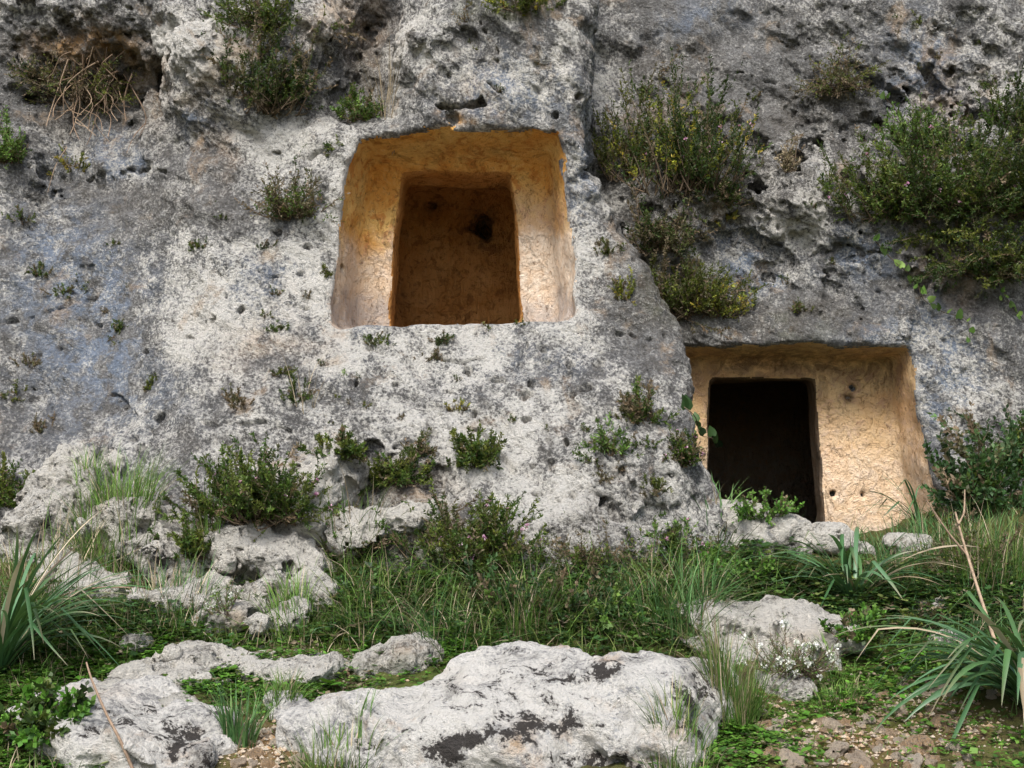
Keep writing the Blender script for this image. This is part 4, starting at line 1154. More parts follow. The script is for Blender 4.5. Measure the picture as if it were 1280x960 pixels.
PAL = {
    'heather': [(0.050, 0.098, 0.016), (0.075, 0.125, 0.020), (0.030, 0.062, 0.012), (0.115, 0.150, 0.027)],
    'dark': [(0.030, 0.060, 0.013), (0.042, 0.075, 0.016), (0.021, 0.040, 0.011), (0.068, 0.09, 0.019)],
    'olive': [(0.095, 0.120, 0.020), (0.068, 0.094, 0.017), (0.135, 0.150, 0.026), (0.048, 0.066, 0.015)],
    'yellow': [(0.27, 0.28, 0.028), (0.17, 0.20, 0.024), (0.34, 0.27, 0.04), (0.10, 0.13, 0.02)],
    'brown': [(0.15, 0.105, 0.065), (0.115, 0.095, 0.055), (0.20, 0.15, 0.10), (0.10, 0.105, 0.045)],
    'fresh': [(0.12, 0.23, 0.045), (0.09, 0.18, 0.035), (0.17, 0.27, 0.06), (0.08, 0.14, 0.035)],
    'clover': [(0.070, 0.19, 0.020), (0.10, 0.23, 0.03), (0.045, 0.12, 0.02), (0.125, 0.24, 0.04)],
    'grass': [(0.068, 0.145, 0.026), (0.048, 0.105, 0.020), (0.105, 0.185, 0.040), (0.15, 0.19, 0.055)],
    'bluegrass': [(0.058, 0.145, 0.045), (0.042, 0.105, 0.032), (0.085, 0.175, 0.060), (0.115, 0.19, 0.065)],
    'dry': [(0.34, 0.28, 0.19), (0.25, 0.20, 0.13), (0.42, 0.35, 0.25), (0.18, 0.14, 0.09)],
    'strap': [(0.055, 0.135, 0.052), (0.04, 0.10, 0.035), (0.085, 0.175, 0.085), (0.06, 0.13, 0.045)],
    'glossy': [(0.03, 0.075, 0.022), (0.04, 0.095, 0.03), (0.025, 0.055, 0.02), (0.06, 0.12, 0.035)],
    'autumn': [(0.40, 0.20, 0.04), (0.32, 0.24, 0.04), (0.45, 0.13, 0.04), (0.20, 0.20, 0.04)],
    'pink': [(0.55, 0.26, 0.42), (0.65, 0.38, 0.52), (0.45, 0.20, 0.36), (0.7, 0.5, 0.6)],
    'white': [(0.80, 0.80, 0.76), (0.74, 0.75, 0.70), (0.82, 0.82, 0.80), (0.7, 0.72, 0.62)],
    'stem': [(0.12, 0.085, 0.055), (0.16, 0.12, 0.08), (0.09, 0.065, 0.045), (0.2, 0.16, 0.11)],
    'root': [(0.36, 0.25, 0.17), (0.30, 0.21, 0.15), (0.42, 0.31, 0.22), (0.24, 0.17, 0.12)],
}
def palette(name, n, rng=RNG, jit=0.18):
    c = np.array(PAL[name])[rng.integers(0, 4, n)]
    return np.clip(c * (1 + rng.normal(size=(n, 1)) * jit), 0.005, 0.9)

def rep(c, k):
    return np.repeat(c, k, axis=0)

def shrub_meshes(w, h, axis, stems=40, leaves=2000, leaf=(0.027, 0.0105), pal='heather', pal2='brown', mix=0.15, flowers=0, fpal='pink', up=0.3, twig=5, bare=0.25, spread=1.0, fsize=0.019, rng=RNG, depth=None):
    """A bush about w wide and h high, growing from (0,0,0) along axis. Returns dict of meshes."""
    ax = unit(np.asarray(axis, float))
    d = unit(rng.normal(size=(stems, 3)) * np.array([w, (depth or w) * 0.8, h * 0.45]) * spread * 0.60 + ax * h * 0.62)
    d[:, 2] = np.maximum(d[:, 2], -0.25)
    base = rng.normal(size=(stems, 3)) * np.array([w, w * 0.35, w * 0.12]) * 0.14
    reach = 1.0 / np.sqrt((d[:, 0] / (w * 0.5)) ** 2 + (d[:, 1] / (w * 0.5)) ** 2 + (d[:, 2] / h) ** 2)
    L = np.minimum(reach, max(w, h)) * rng.uniform(0.4, 1.1, stems)
    S = curve_paths(base, d, L, 6, up, 0.10, rng)
    nt = stems * twig
    si = np.repeat(np.arange(stems), twig)
    tt = rng.uniform(0.22, 0.95, nt)
    tp, td = sample_paths(S[si], tt)
    T = curve_paths(tp, unit(td + rng.normal(size=(nt, 3)) * 0.55), L[si] * rng.uniform(0.2, 0.5, nt) * (1.15 - 0.5 * tt), 6, up * 0.8, 0.10, rng)
    A = np.concatenate([S, T])
    r0 = np.concatenate([np.full(stems, 0.0040) * (0.6 + h), np.full(nt, 0.0008)])
    sv, sq = tubes(S, r0[:stems] + 0.001, np.full(stems, 0.0007), 3)
    tv, tq = tubes(T[:, [0, 2, 5]], r0[stems:] + 0.001, np.full(nt, 0.0007), 3)
    bc = palette('stem', len(A), rng)
    out = {}
    out['branches'] = mesh_from('branches', np.concatenate([sv, tv]), np.concatenate([sq, tq + len(sv)]), True, {'col': np.concatenate([rep(bc[:stems], 18), rep(bc[stems:], 9)])})
    lw = np.concatenate([L, L[si] * 0.55]); pr = lw / lw.sum()
    k = rng.choice(len(A), leaves, p=pr)
    isst = k < stems
    t = np.where(isst, rng.uniform(bare + 0.15, 1.0, leaves), rng.uniform(0.05, 1.0, leaves))
    p, dd = sample_paths(A[k], t)
    ld = unit(dd * 0.75 + rng.normal(size=(leaves, 3)) * 0.55)
    ll = leaf[0] * rng.uniform(0.6, 1.3, leaves); ww = leaf[1] * rng.uniform(0.7, 1.3, leaves)
    lv, lq = leaf_quads(p, ld, ll, ww, rng)
    # each stem keeps a hue of its own; dry stems stay dry
    hue = palette(pal, len(A), rng, 0.12)
    own = rng.random(stems)
    own = np.concatenate([own, np.clip(own[si] + rng.normal(size=nt) * 0.12, 0, 1)])
    dry = own < mix
    hue[dry] = 0
    dead = own > 0.93
    hue[dry] = palette(pal2, int(dry.sum()), rng, 0.12)
    hue[dead] = palette('brown', int(dead.sum()), rng, 0.15)
    lc = hue[k] * (1 + rng.normal(size=(leaves, 1)) * 0.2)
    out['foliage'] = mesh_from('foliage', lv, lq, True, {'col': rep(np.clip(lc, 0.005, 0.9), 4)})
    if flowers:
        k = rng.choice(stems, flowers)
        p, dd = sample_paths(S[k], rng.uniform(0.85, 1.0, flowers))
        out['flower'] = [(p[i], fpal, fsize, rng.random() * 6.28) for i in range(flowers)]
    return out

PARTMAT = {'branches': M_STEM, 'foliage': M_LEAF, 'flowers': M_PETAL, 'stalks': M_BLADE, 'blades': M_BLADE}
_FL = {}
def flower_mesh(pal, i):
    if (pal, i) not in _FL:
        rng = np.random.default_rng(i + 50)
        m = 14
        d = unit(rng.normal(size=(m, 3)) + np.array([0, -0.3, 0.5]))
        fv, fq = leaf_quads(d * 0.15, d, np.full(m, 0.9) * rng.uniform(0.7, 1.2, m), np.full(m, 0.7), rng)
        _FL[(pal, i)] = mesh_from('flower', fv, fq, True, {'col': rep(palette(pal, m, rng), 4)})
    return _FL[(pal, i)]

def place(name, label, cat, loc, meshes, group=None, scale=1.0, rz=0.0):
    o = empty(name, loc)
    tag(o, label, cat, group)
    o.rotation_euler = (0, 0, rz)
    o.scale = (scale,) * 3
    for k, me in meshes.items():
        if k == 'flower':
            for j, (p, pal, fs, a) in enumerate(me):
                f_ = obj('flower', flower_mesh(pal, j % 6), M_PETAL, o, p)
                f_.scale = (fs * (0.8 + 0.4 * (a % 1)),) * 3
                f_.rotation_euler = (0, 0, a)
        else:
            obj(k, me, PARTMAT[k], o)
    return o

LEAFY = 1.5
def shrub(label, px, py, wpx, hpx, name='heather_shrub', cat='shrub', group=None, sink=0.03, lean=0.35, **kw):
    """px, py: pixel of the root; wpx, hpx: spread and height in pixels."""
    hh = hit(px, py)
    P, n, dist = hh
    w = wpx / F * dist; h = hpx / F * dist
    seed = int(px * 7 + py * 13) % 100000
    kw.setdefault('stems', int(np.clip(22 + 260 * w * h, 10, 130)))
    kw.setdefault('leaves', int(np.clip(26000 * w * h + 260, 200, 15000)))
    kw['leaves'] = int(kw['leaves'] * LEAFY)
    ax = np.array([n[0] * lean, n[1] * lean, 1.0])
    me = shrub_meshes(w, h, ax, rng=np.random.default_rng(seed), **kw)
    return place(name, label, cat, P - n * sink, me, group)

def grass_mesh(root, height, width, pal, rng, lean=0.35, droop=0.5, segs=4, dirs=None, dry=0.0):
    """root (n,3), height (n) -> one mesh of curved tapering blades."""
    n = len(root)
    a = rng.uniform(0, 2 * math.pi, n)
    hd = np.stack([np.cos(a), np.sin(a), np.zeros(n)], 1)
    if dirs is not None: hd = unit(hd * 0.6 + dirs)
    d = unit(hd * (np.abs(rng.normal(size=(n, 1))) * lean) + np.array([0, 0, 1.0]))
    P = np.zeros((n, segs + 1, 3)); P[:, 0] = root
    dr = (rng.uniform(0.3, 1.3, (n, 1)) * droop / segs)
    for k in range(1, segs + 1):
        P[:, k] = P[:, k - 1] + d * (height / segs)[:, None]
        d = unit(d + hd * dr * (0.6 + k * 0.35) - np.array([0, 0, 1.0]) * dr * 0.25 * k)
    s = unit(np.cross(np.array([0, 0, 1.0]), hd) + rng.normal(size=(n, 3)) * 0.35)
    w = np.asarray(width).reshape(-1, 1)
    prof = [0.8, 1.0, 0.85, 0.6, 0.3, 0.2, 0.2][:segs]
    V = []
    for k in range(segs):
        V += [P[:, k] - s * w * prof[k] * 0.5, P[:, k] + s * w * prof[k] * 0.5]
    V.append(P[:, segs])
    V = np.stack(V, 1); m = 2 * segs + 1
    i = np.arange(n)[:, None] * m
    Q = np.concatenate([i + np.array([2 * k, 2 * k + 1, 2 * k + 3, 2 * k + 2])[None, :] for k in range(segs - 1)])
    T = i + np.array([2 * segs - 2, 2 * segs - 1, 2 * segs])[None, :]
    c = palette(pal, n, rng)
    if dry:
        dd = rng.random(n) < dry
        c[dd] = palette('dry', int(dd.sum()), rng)
    return mesh_from('blades', V.reshape(-1, 3), [Q, T], True, {'col': rep(c, m)})

def tussock(label, px, py, rpx, hpx, n=260, pal='grass', name='grass_tussock', cat='grass tuft', group=None, lean=0.5, droop=0.6, width=0.005, dry=0.12, flowers=None):
    P, nn, dist = hit(px, py)
    r = rpx / F * dist; h = hpx / F * dist
    rng = np.random.default_rng(int(px * 3 + py * 11))
    a = rng.uniform(0, 2 * math.pi, n); q = np.sqrt(rng.random(n)) * r * 0.45
    root = np.stack([np.cos(a) * q, np.sin(a) * q * 0.8, np.full(n, -0.03)], 1)
    dirs = np.stack([np.cos(a), np.sin(a), np.zeros(n)], 1) * (q / (r * 0.45))[:, None]
    near = [b for b, lo_, hi_ in BOXES if (P > lo_ - 0.5).all() and (P < hi_ + 0.5).all()]
    for i in range(n):
        zs = [h_[0].z for h_ in (b.ray_cast(Vector((P[0] + root[i, 0], P[1] + root[i, 1], P[2] + 0.25)), Vector((0, 0, -1)), 0.8) for b in [CLIFF_BVH, GROUND_BVH] + near) if h_[0] is not None]
        if zs: root[i, 2] = max(zs) - P[2] - 0.02
    ms = {'blades': grass_mesh(root, h * rng.uniform(0.5, 1.1, n), np.full(n, width) * rng.uniform(0.7, 1.3, n), pal, rng, lean, droop, 5, dirs, dry)}
    return place(name, label, cat, P, ms, group)

# ------------------------------------------------------------------ heather and other bushes on the cliff
TINY = 'small heather tufts scattered over the cliff'
shrub('big dense heather bush hanging above the shoulder of rock beside the cave hole', 328, 142, 150, 170, pal='dark', pal2='brown', mix=0.22, stems=130, leaves=15000, up=0.6, lean=0.5)
shrub('trailing green bush at the cliff top above the big dense heather', 330, 38, 130, 70, pal='heather', pal2='olive', mix=0.3, leaves=5500, lean=0.6, up=0.1)
shrub('greyish half-dry bush beside the ochre side of the upper tomb', 368, 272, 95, 78, pal='brown', pal2='heather', mix=0.4, leaves=2600, bare=0.1, lean=0.7)
shrub('thin upright sprig beside the top corner of the upper tomb', 411, 194, 26, 34, pal='heather', leaves=260, stems=12, twig=2)
for (a, b, w, h, pal, lab) in [
        (245, 313, 30, 26, 'heather', 'small dark tuft alone on the smooth grey face beside the upper tomb'),
        (330, 312, 28, 14, 'dark', 'flat dark tuft on the grey face under the half-dry bush'),
        (406, 346, 18, 30, 'olive', 'thin sprig on the white rock touching the upper tomb side'),
        (346, 414, 38, 24, 'heather', 'rounded tuft on the white rock below the half-dry bush'),
        (48, 345, 30, 32, 'heather', 'upright tuft above the pale scar on the blue-grey face'),
        (80, 370, 34, 26, 'heather', 'wide tuft sitting on the pale scar of the blue-grey face'),
        (108, 364, 20, 20, 'olive', 'tiny tuft beside the wide tuft on the pale scar'),
        (147, 414, 22, 30, 'heather', 'upper of two tufts growing one above the other on blue-grey rock'),
        (147, 432, 20, 22, 'olive', 'lower browner tuft of two growing one above the other on blue-grey rock'),
        (186, 488, 24, 38, 'olive', 'slim upright sprig on the blue-grey rock above the grassy hollow'),
        (26, 278, 32, 28, 'heather', 'tuft on grey rock under the dry hanging roots'),
        (18, 502, 34, 32, 'olive', 'yellowish tuft in the crease of the blue-grey face'),
        (40, 458, 36, 32, 'brown', 'dry reddish tuft in the crease of the blue-grey face'),
        (48, 540, 24, 30, 'brown', 'small dry brown tuft below the crease of the blue-grey face'),
        (296, 506, 50, 34, 'brown', 'sparse brown tuft above the big flowering heather'),
        (372, 504, 48, 40, 'heather', 'tuft with pale dry stalks above the big flowering heather'),
        (355, 470, 44, 26, 'olive', 'thin straggly tuft on white rock above the tuft with dry stalks'),
        (425, 500, 18, 14, 'olive', 'tiny green tuft on white rock between sill and flowering heather'),
        (433, 470, 14, 12, 'fresh', 'tiny fresh green tuft on the white rock under the upper sill'),
        (472, 431, 42, 20, 'heather', 'flat green tuft at the corner of the upper tomb sill'),
        (553, 430, 34, 26, 'dark', 'dark round tuft on the middle of the upper tomb sill'),
        (540, 450, 34, 16, 'brown', 'greyish flat tuft beside the crack under the upper sill'),
        (608, 410, 14, 12, 'olive', 'tiny tuft on the white upper sill under the chamber'),
        (652, 404, 16, 10, 'olive', 'tiny tuft where the upper sill meets the pale door jamb'),
        (566, 514, 36, 30, 'yellow', 'bright yellow-green tuft alone on the white slab under the sill'),
        (762, 318, 44, 34, 'olive', 'upper of two yellowish tufts on the rounded rock edge by the fissure'),
        (780, 376, 44, 44, 'yellow', 'lower yellow-green tuft on the rounded rock edge by the fissure'),
        (808, 560, 40, 24, 'heather', 'low tuft on the white bulge beside the leafy green tuft'),
        (815, 622, 44, 40, 'olive', 'straggly tuft on the white bulge near the lower tomb corner'),
        (755, 600, 34, 26, 'brown', 'thin brownish tuft under the leafy green tuft on white rock'),
        (1000, 392, 30, 26, 'olive', 'yellowish tuft on the rock lip above the lower tomb'),
        (1148, 34, 18, 26, 'olive', 'small tuft high on the cliff above the great green bush'),
        (940, 130, 24, 50, 'olive', 'thin sprig high beside the pink-flowered bush of the fissure'),
        (86, 218, 46, 36, 'yellow', 'yellow-green tuft below the dry hanging roots')]:
    d = dict(pal=pal, pal2='brown', mix=0.2, twig=3)
    shrub(lab, a, b, w, h, group=TINY, name='heather_tuft', cat='tuft', lean=0.6, stems=22, leaves=int(300 + w * h * 0.7), leaf=(0.016, 0.006), **d)

shrub('leafy green tuft with broad fresh leaves on the white bulge', 762, 566, 62, 48, name='leafy_tuft', cat='tuft', pal='fresh', pal2='heather', mix=0.5, leaf=(0.032, 0.010), leaves=1100, lean=0.6)
shrub('big heather bush with pink flowers beside the tall white outcrop', 322, 650, 175, 118, pal='heather', pal2='olive', mix=0.2, stems=130, leaves=13000, flowers=16, up=0.5, lean=0.5)
shrub('heather clump on the ledge just above the tall white outcrop', 432, 572, 66, 50, pal='heather', pal2='olive', mix=0.3, leaves=2600, lean=0.6)
shrub('heather clump over the brown hollow beside the tall white outcrop', 488, 604, 80, 58, pal='heather', pal2='olive', mix=0.3, leaves=3000, lean=0.6)
shrub('dense dark green cushion bush on the white slab', 592, 582, 70, 54, pal='heather', pal2='olive', mix=0.25, leaves=3600, stems=70, lean=0.6)
shrub('dark straggling heather between the heather clump and the cushion bush', 525, 572, 46, 40, pal='dark', pal2='brown', mix=0.4, leaves=900, lean=0.5)
shrub('half-dry heather bush on the rock corner beside the lower tomb', 798, 528, 70, 66, pal='heather', pal2='brown', mix=0.45, leaves=2200, lean=0.5)
shrub('heather with lilac flowers at the corner of the lower tomb', 852, 580, 50, 60, pal='heather', pal2='brown', mix=0.3, leaves=1800, flowers=22, lean=0.5)
shrub('wide heather bush with lilac flowers in the grass at the slab foot', 590, 708, 175, 118, pal='heather', pal2='olive', mix=0.3, stems=120, leaves=12000, flowers=24, lean=0.5)
shrub('tall sparse heather with yellowing tips in the fissure beside the upper tomb', 858, 240, 170, 180, pal='dark', pal2='yellow', mix=0.15, stems=120, leaves=13000, flowers=14, up=0.9, lean=0.5, spread=0.8)
shrub('yellowing heather bush against the rock edge at the top of the fissure', 785, 225, 110, 150, pal='olive', pal2='yellow', mix=0.18, stems=60, leaves=4200, up=0.8, lean=0.4)
shrub('tangled olive bush spilling down the fissure above the lower tomb', 848, 398, 140, 130, pal='olive', pal2='brown', mix=0.35, stems=120, leaves=10000, lean=0.5)
shrub('dark heather in the fissure between the tall sparse and the tangled bush', 825, 312, 110, 80, pal='dark', pal2='brown', mix=0.5, leaves=4500, lean=0.5)
shrub('yellowing bush between rock edge and upright leafy sprigs', 900, 395, 80, 70, pal='yellow', pal2='olive', mix=0.6, leaves=2200, lean=0.6)
shrub('small dark bush in the fissure under the tall sparse heather', 900, 262, 80, 60, pal='dark', pal2='brown', mix=0.5, leaves=2400, lean=0.7)
shrub('upright leafy sprigs on the rock lip above the lower tomb', 930, 392, 54, 58, pal='heather', pal2='olive', mix=0.3, leaves=1000, stems=16, twig=3, up=1.2, lean=0.5, leaf=(0.022, 0.007))
shrub('sprig of orange and yellow leaves hanging beside the fissure bush', 900, 285, 44, 44, name='autumn_sprig', cat='shrub', pal='autumn', pal2='yellow', mix=0.4, leaf=(0.045, 0.03), leaves=60, stems=8, twig=2, lean=1.2)
G30 = 'bushes of the great green thicket'
shrub('lower spreading part of the great green thicket with pink flowers', 1115, 275, 170, 120, pal='heather', pal2='olive', mix=0.25, stems=130, leaves=12000, flowers=10, lean=0.8, group=G30)
shrub('dense middle bush of the great green thicket', 1195, 265, 190, 150, pal='dark', pal2='heather', mix=0.45, stems=130, leaves=15000, flowers=12, lean=0.9, group=G30)
shrub('dense deep green bush at the outer end of the great thicket', 1265, 270, 170, 150, pal='dark', pal2='olive', mix=0.35, stems=130, leaves=14000, flowers=6, lean=0.9, group=G30)
shrub('topmost dark bush of the great green thicket', 1270, 175, 110, 110, pal='dark', pal2='olive', mix=0.3, stems=90, leaves=8000, lean=0.7, group=G30)
shrub('hanging brownish bush under the great green thicket', 1245, 345, 150, 110, pal='olive', pal2='dark', mix=0.5, stems=110, leaves=11000, lean=1.0, up=-0.4, group=G30)
shrub('small dark bush hanging below the middle of the great thicket', 1190, 300, 110, 70, pal='dark', pal2='olive', mix=0.4, stems=70, leaves=5000, lean=1.0, up=-0.4, group=G30)
shrub('fresh green bush tip at the upper edge of the great green thicket', 1145, 190, 100, 64, pal='heather', pal2='fresh', mix=0.3, leaves=3600, lean=0.7, group=G30)
shrub('sparse dry bush hanging from grey rock high beside the thicket', 1050, 110, 80, 80, pal='brown', pal2='olive', mix=0.35, leaves=1800, bare=0.1, up=-0.6, lean=0.8)
shrub('wispy dry tuft above the white knob of rock', 985, 215, 34, 66, name='dry_tuft', cat='tuft', pal='brown', pal2='dry', mix=0.4, leaves=500, stems=26, up=0.8)
shrub('green shrub at the foot of the dry grass beside the upper tomb corner', 455, 148, 66, 44, pal='heather', pal2='fresh', mix=0.35, leaves=1900, lean=0.5)
shrub('green cushion on top of the rock pillar above the upper tomb', 655, 16, 86, 36, pal='olive', pal2='yellow', mix=0.3, leaves=2600, lean=0.5)
shrub('dry twiggy bush on the rock pillar above the upper tomb', 588, 42, 50, 50, name='dry_shrub', pal='brown', pal2='dry', mix=0.3, leaves=350, stems=40, lean=0.8)
shrub('green bush against the grey rock beside the dry hanging roots', 4, 205, 60, 70, pal='heather', pal2='fresh', mix=0.4, leaves=2600, lean=0.5)
shrub('heather with pink flowers above the knobbly outcrop', 10, 630, 60, 60, pal='heather', pal2='olive', mix=0.2, leaves=2400, flowers=12, lean=0.5)
shrub('small heather growing between the grey pitted outcrop and the jagged one', 245, 700, 76, 60, pal='heather', pal2='olive', mix=0.3, leaves=2600, flowers=6, lean=0.4)
shrub('tangled brown-green bush growing through the dry hanging roots', 100, 125, 120, 70, name='dry_shrub', pal='brown', pal2='olive', mix=0.45, leaves=2600, stems=80, lean=0.8, up=-0.2)
shrub('dark bush shading the rock beside the dry hanging roots', 50, 105, 60, 50, pal='dark', pal2='brown', mix=0.5, leaves=1400, lean=0.6)
shrub('evergreen bush with glossy oval leaves beside the lower tomb', 1225, 640, 130, 130, name='evergreen_shrub', pal='glossy', pal2='heather', mix=0.1, leaf=(0.042, 0.022), stems=70, leaves=4200, lean=0.3, up=0.5)
shrub('dark evergreen bush with glossy leaves at the end of the grassy bank', 1275, 590, 90, 110, name='evergreen_shrub', pal='glossy', pal2='olive', mix=0.2, leaf=(0.036, 0.016), stems=60, leaves=3600, lean=0.3)
shrub('brown twiggy bush in the shade below the evergreen bush', 1215, 720, 120, 80, name='dry_shrub', pal='brown', pal2='olive', mix=0.4, leaves=2200, stems=70, bare=0.05, lean=0.3)
shrub('brownish small bush against the grey rock below the strap-leaved plant', 1150, 790, 60, 44, name='dry_shrub', pal='brown', pal2='olive', mix=0.4, leaves=900, lean=0.3)
shrub('heather with lilac flowers in the long grass near the slab corner', 838, 690, 66, 56, pal='heather', pal2='fresh', mix=0.3, leaves=1700, flowers=14, lean=0.4)
shrub('dark dry bush behind the long grass under the white slab', 740, 712, 110, 66, name='dry_shrub', pal='brown', pal2='heather', mix=0.4, leaves=1800, stems=80, lean=0.3)
shrub('brown weedy bush under the tall white outcrop', 440, 700, 90, 70, name='dry_shrub', pal='brown', pal2='grass', mix=0.45, leaves=2000, stems=70, lean=0.3)
shrub('low dark weed clump beside the flat-topped boulder', 1075, 800, 60, 44, name='weed_clump', cat='weed', pal='clover', pal2='dark', mix=0.4, leaf=(0.03, 0.018), leaves=900, lean=0.2)
shrub('white-flowered clump spilling over the flat-topped boulder', 992, 838, 110, 66, name='white_flower_clump', cat='flowers', pal='grass', pal2='fresh', mix=0.3, leaves=1500, stems=90, flowers=80, fpal='white', fsize=0.019, lean=0.2, leaf=(0.02, 0.004))
shrub('thin white-flowered weed beside the pinkish rock', 275, 770, 40, 60, name='white_flower_clump', cat='flowers', pal='grass', pal2='fresh', mix=0.3, leaves=260, stems=14, flowers=12, fpal='white', fsize=0.012, lean=0.2, leaf=(0.025, 0.005))
shrub('few white flowers behind the ridge of the large lichen boulder', 760, 795, 60, 40, name='white_flower_clump', cat='flowers', pal='grass', pal2='fresh', mix=0.3, leaves=300, stems=10, flowers=7, fpal='white', fsize=0.014, lean=0.2, leaf=(0.025, 0.005))
shrub('bright clover-like cushion on the ledge below the black doorway', 905, 728, 120, 48, name='leafy_weed', cat='weed', pal='clover', pal2='fresh', mix=0.3, leaves=2600, stems=70, leaf=(0.03, 0.02), lean=0.3)
shrub('green weeds growing on the sill of the black doorway', 950, 648, 90, 34, name='leafy_weed', cat='weed', pal='clover', pal2='fresh', mix=0.4, leaves=1200, stems=40, leaf=(0.028, 0.016), lean=0.2)
shrub('dark leafy weeds in the middle of the long grass under the slab', 610, 775, 150, 80, name='leafy_weed', cat='weed', pal='glossy', pal2='grass', mix=0.4, leaves=2600, stems=60, leaf=(0.036, 0.018), lean=0.2)
shrub('leafy weeds behind the ridge of the large lichen boulder', 730, 780, 130, 80, name='leafy_weed', cat='weed', pal='glossy', pal2='fresh', mix=0.4, leaves=2400, stems=60, leaf=(0.034, 0.018), lean=0.2)
shrub('green weeds beside the rounded pale boulder in the hollow', 455, 765, 90, 60, name='leafy_weed', cat='weed', pal='clover', pal2='glossy', mix=0.4, leaves=1600, stems=50, leaf=(0.03, 0.016), lean=0.2)
shrub('leafy weeds in the corner under the strap-leaved clump by the lichen boulder', 45, 930, 120, 80, name='leafy_weed', cat='weed', pal='clover', pal2='dark', mix=0.3, leaves=2400, stems=60, leaf=(0.034, 0.024), lean=0.2)

# tiny sprouts in the pits of the rock: three shapes shared by all
SPROUTS = [shrub_meshes(0.09, 0.085, (0, -0.5, 1.0), stems=14, leaves=240, leaf=(0.016, 0.006), pal=p_, pal2='brown', mix=0.3, twig=2, rng=np.random.default_rng(900 + j)) for j, p_ in enumerate(('heather', 'olive', 'brown', 'dark'))]
for j in range(46):
    L_ = [(300, 330, 110, 100), (620, 500, 150, 70), (720, 330, 60, 80), (130, 330, 110, 140), (1000, 330, 120, 90), (620, 80, 90, 60), (1120, 60, 120, 50), (420, 470, 70, 50), (760, 560, 70, 60)][j % 9]
    a_, b_ = random.gauss(L_[0], L_[2] * 0.5), random.gauss(L_[1], L_[3] * 0.5)
    if (410 < a_ < 730 and 150 < b_ < 415) or (840 < a_ < 1160 and 420 < b_ < 680) or not 5 < a_ < 1275: continue
    h_ = hit(a_, b_)
    place('heather_sprout', 'tiny sprout rooted in a pit of the bare cliff face', 'sprout', h_[0] - h_[1] * 0.015, SPROUTS[j % 4], 'tiny sprouts in the pits of the cliff', random.uniform(0.5, 1.2), random.uniform(-0.5, 0.5))

# ------------------------------------------------------------------ grass tussocks, strap-leaved clumps
tussock('tall grass tussock in front of the flat-topped boulder', 915, 880, 70, 105, n=420, pal='grass', lean=0.35, droop=0.4, dry=0.25)
tussock('small grass tussock beside the lichen boulder and bare soil', 298, 925, 40, 80, n=120, pal='bluegrass', lean=0.25, width=0.008)
tussock('low grass clump between flat-topped boulder and path', 1050, 875, 80, 36, n=300, pal='fresh', lean=0.7)
tussock('grass clump under the flat-topped boulder beside the path', 1050, 850, 60, 26, n=180, pal='fresh', lean=0.7)
tussock('long grass tuft with pale stalks at the slab foot', 655, 795, 70, 130, n=130, pal='grass', lean=0.3, droop=0.8, dry=0.45)
tussock('bluish grass tuft behind the ridge of the large lichen boulder', 560, 800, 150, 110, n=200, pal='bluegrass', lean=0.8, droop=1.2)
tussock('bluish arching grass tuft near the slab corner', 850, 785, 130, 115, n=300, pal='bluegrass', lean=0.9, droop=1.0, width=0.006)
tussock('fine grass tuft under the lower tomb corner', 830, 745, 110, 100, n=180, pal='grass', lean=0.7, droop=1.0, dry=0.3)
tussock('grass tuft in the dark hollow below the tall white outcrop', 470, 780, 130, 120, n=200, pal='grass', lean=0.8, droop=1.1, dry=0.3)
tussock('grass tuft beside the tall white outcrop', 440, 700, 90, 90, n=160, pal='grass', lean=0.6, droop=1.0, dry=0.4)
tussock('light green grass in the hollow above the knobbly outcrop', 150, 640, 100, 80, n=500, pal='fresh', lean=0.5, dry=0.2)
tussock('light green tuft at the top of the grassy hollow', 118, 600, 50, 46, n=200, pal='fresh', lean=0.5)
tussock('thin grass on the jagged outcrop below the flowering heather', 258, 705, 40, 100, n=70, pal='grass', lean=0.25, dry=0.2)
tussock('long blades beside the black doorway of the lower tomb', 900, 650, 50, 70, n=40, pal='bluegrass', lean=0.8, width=0.009)
tussock('grass on the bank under the evergreen bush', 1240, 730, 110, 100, n=380, pal='grass', lean=0.5, dry=0.2)
tussock('dark grass on the bank beside the lower tomb threshold', 1175, 695, 80, 50, n=180, pal='bluegrass', lean=0.5, dry=0.1)
tussock('grass fringe in front of the large lichen boulder', 850, 960, 90, 60, n=240, pal='grass', lean=0.5, dry=0.2)
tussock('weedy grass in front of the small white rock', 420, 965, 110, 60, n=260, pal='grass', lean=0.5, dry=0.15)
tussock('grass patch on the rock slab behind the large lichen boulder', 345, 870, 70, 40, n=260, pal='grass', lean=0.6, dry=0.15)
tussock('dry pale grass hanging beside the upper tomb corner', 482, 130, 36, 100, n=70, pal='dry', lean=0.25, name='dry_grass', width=0.004)
tussock('pale dry stalks above the big flowering heather', 382, 505, 30, 75, n=14, pal='dry', lean=0.3, name='dry_grass', width=0.005)
tussock('dry brown grass above the strap-leaved clump', 60, 740, 150, 90, n=260, pal='grass', lean=0.6, dry=0.5)
tussock('grass between the grey outcrop and the clover', 200, 780, 130, 60, n=320, pal='bluegrass', lean=0.6, dry=0.3)
tussock('fresh grass beside the rounded pale boulder', 370, 790, 80, 60, n=260, pal='fresh', lean=0.5, dry=0.1)

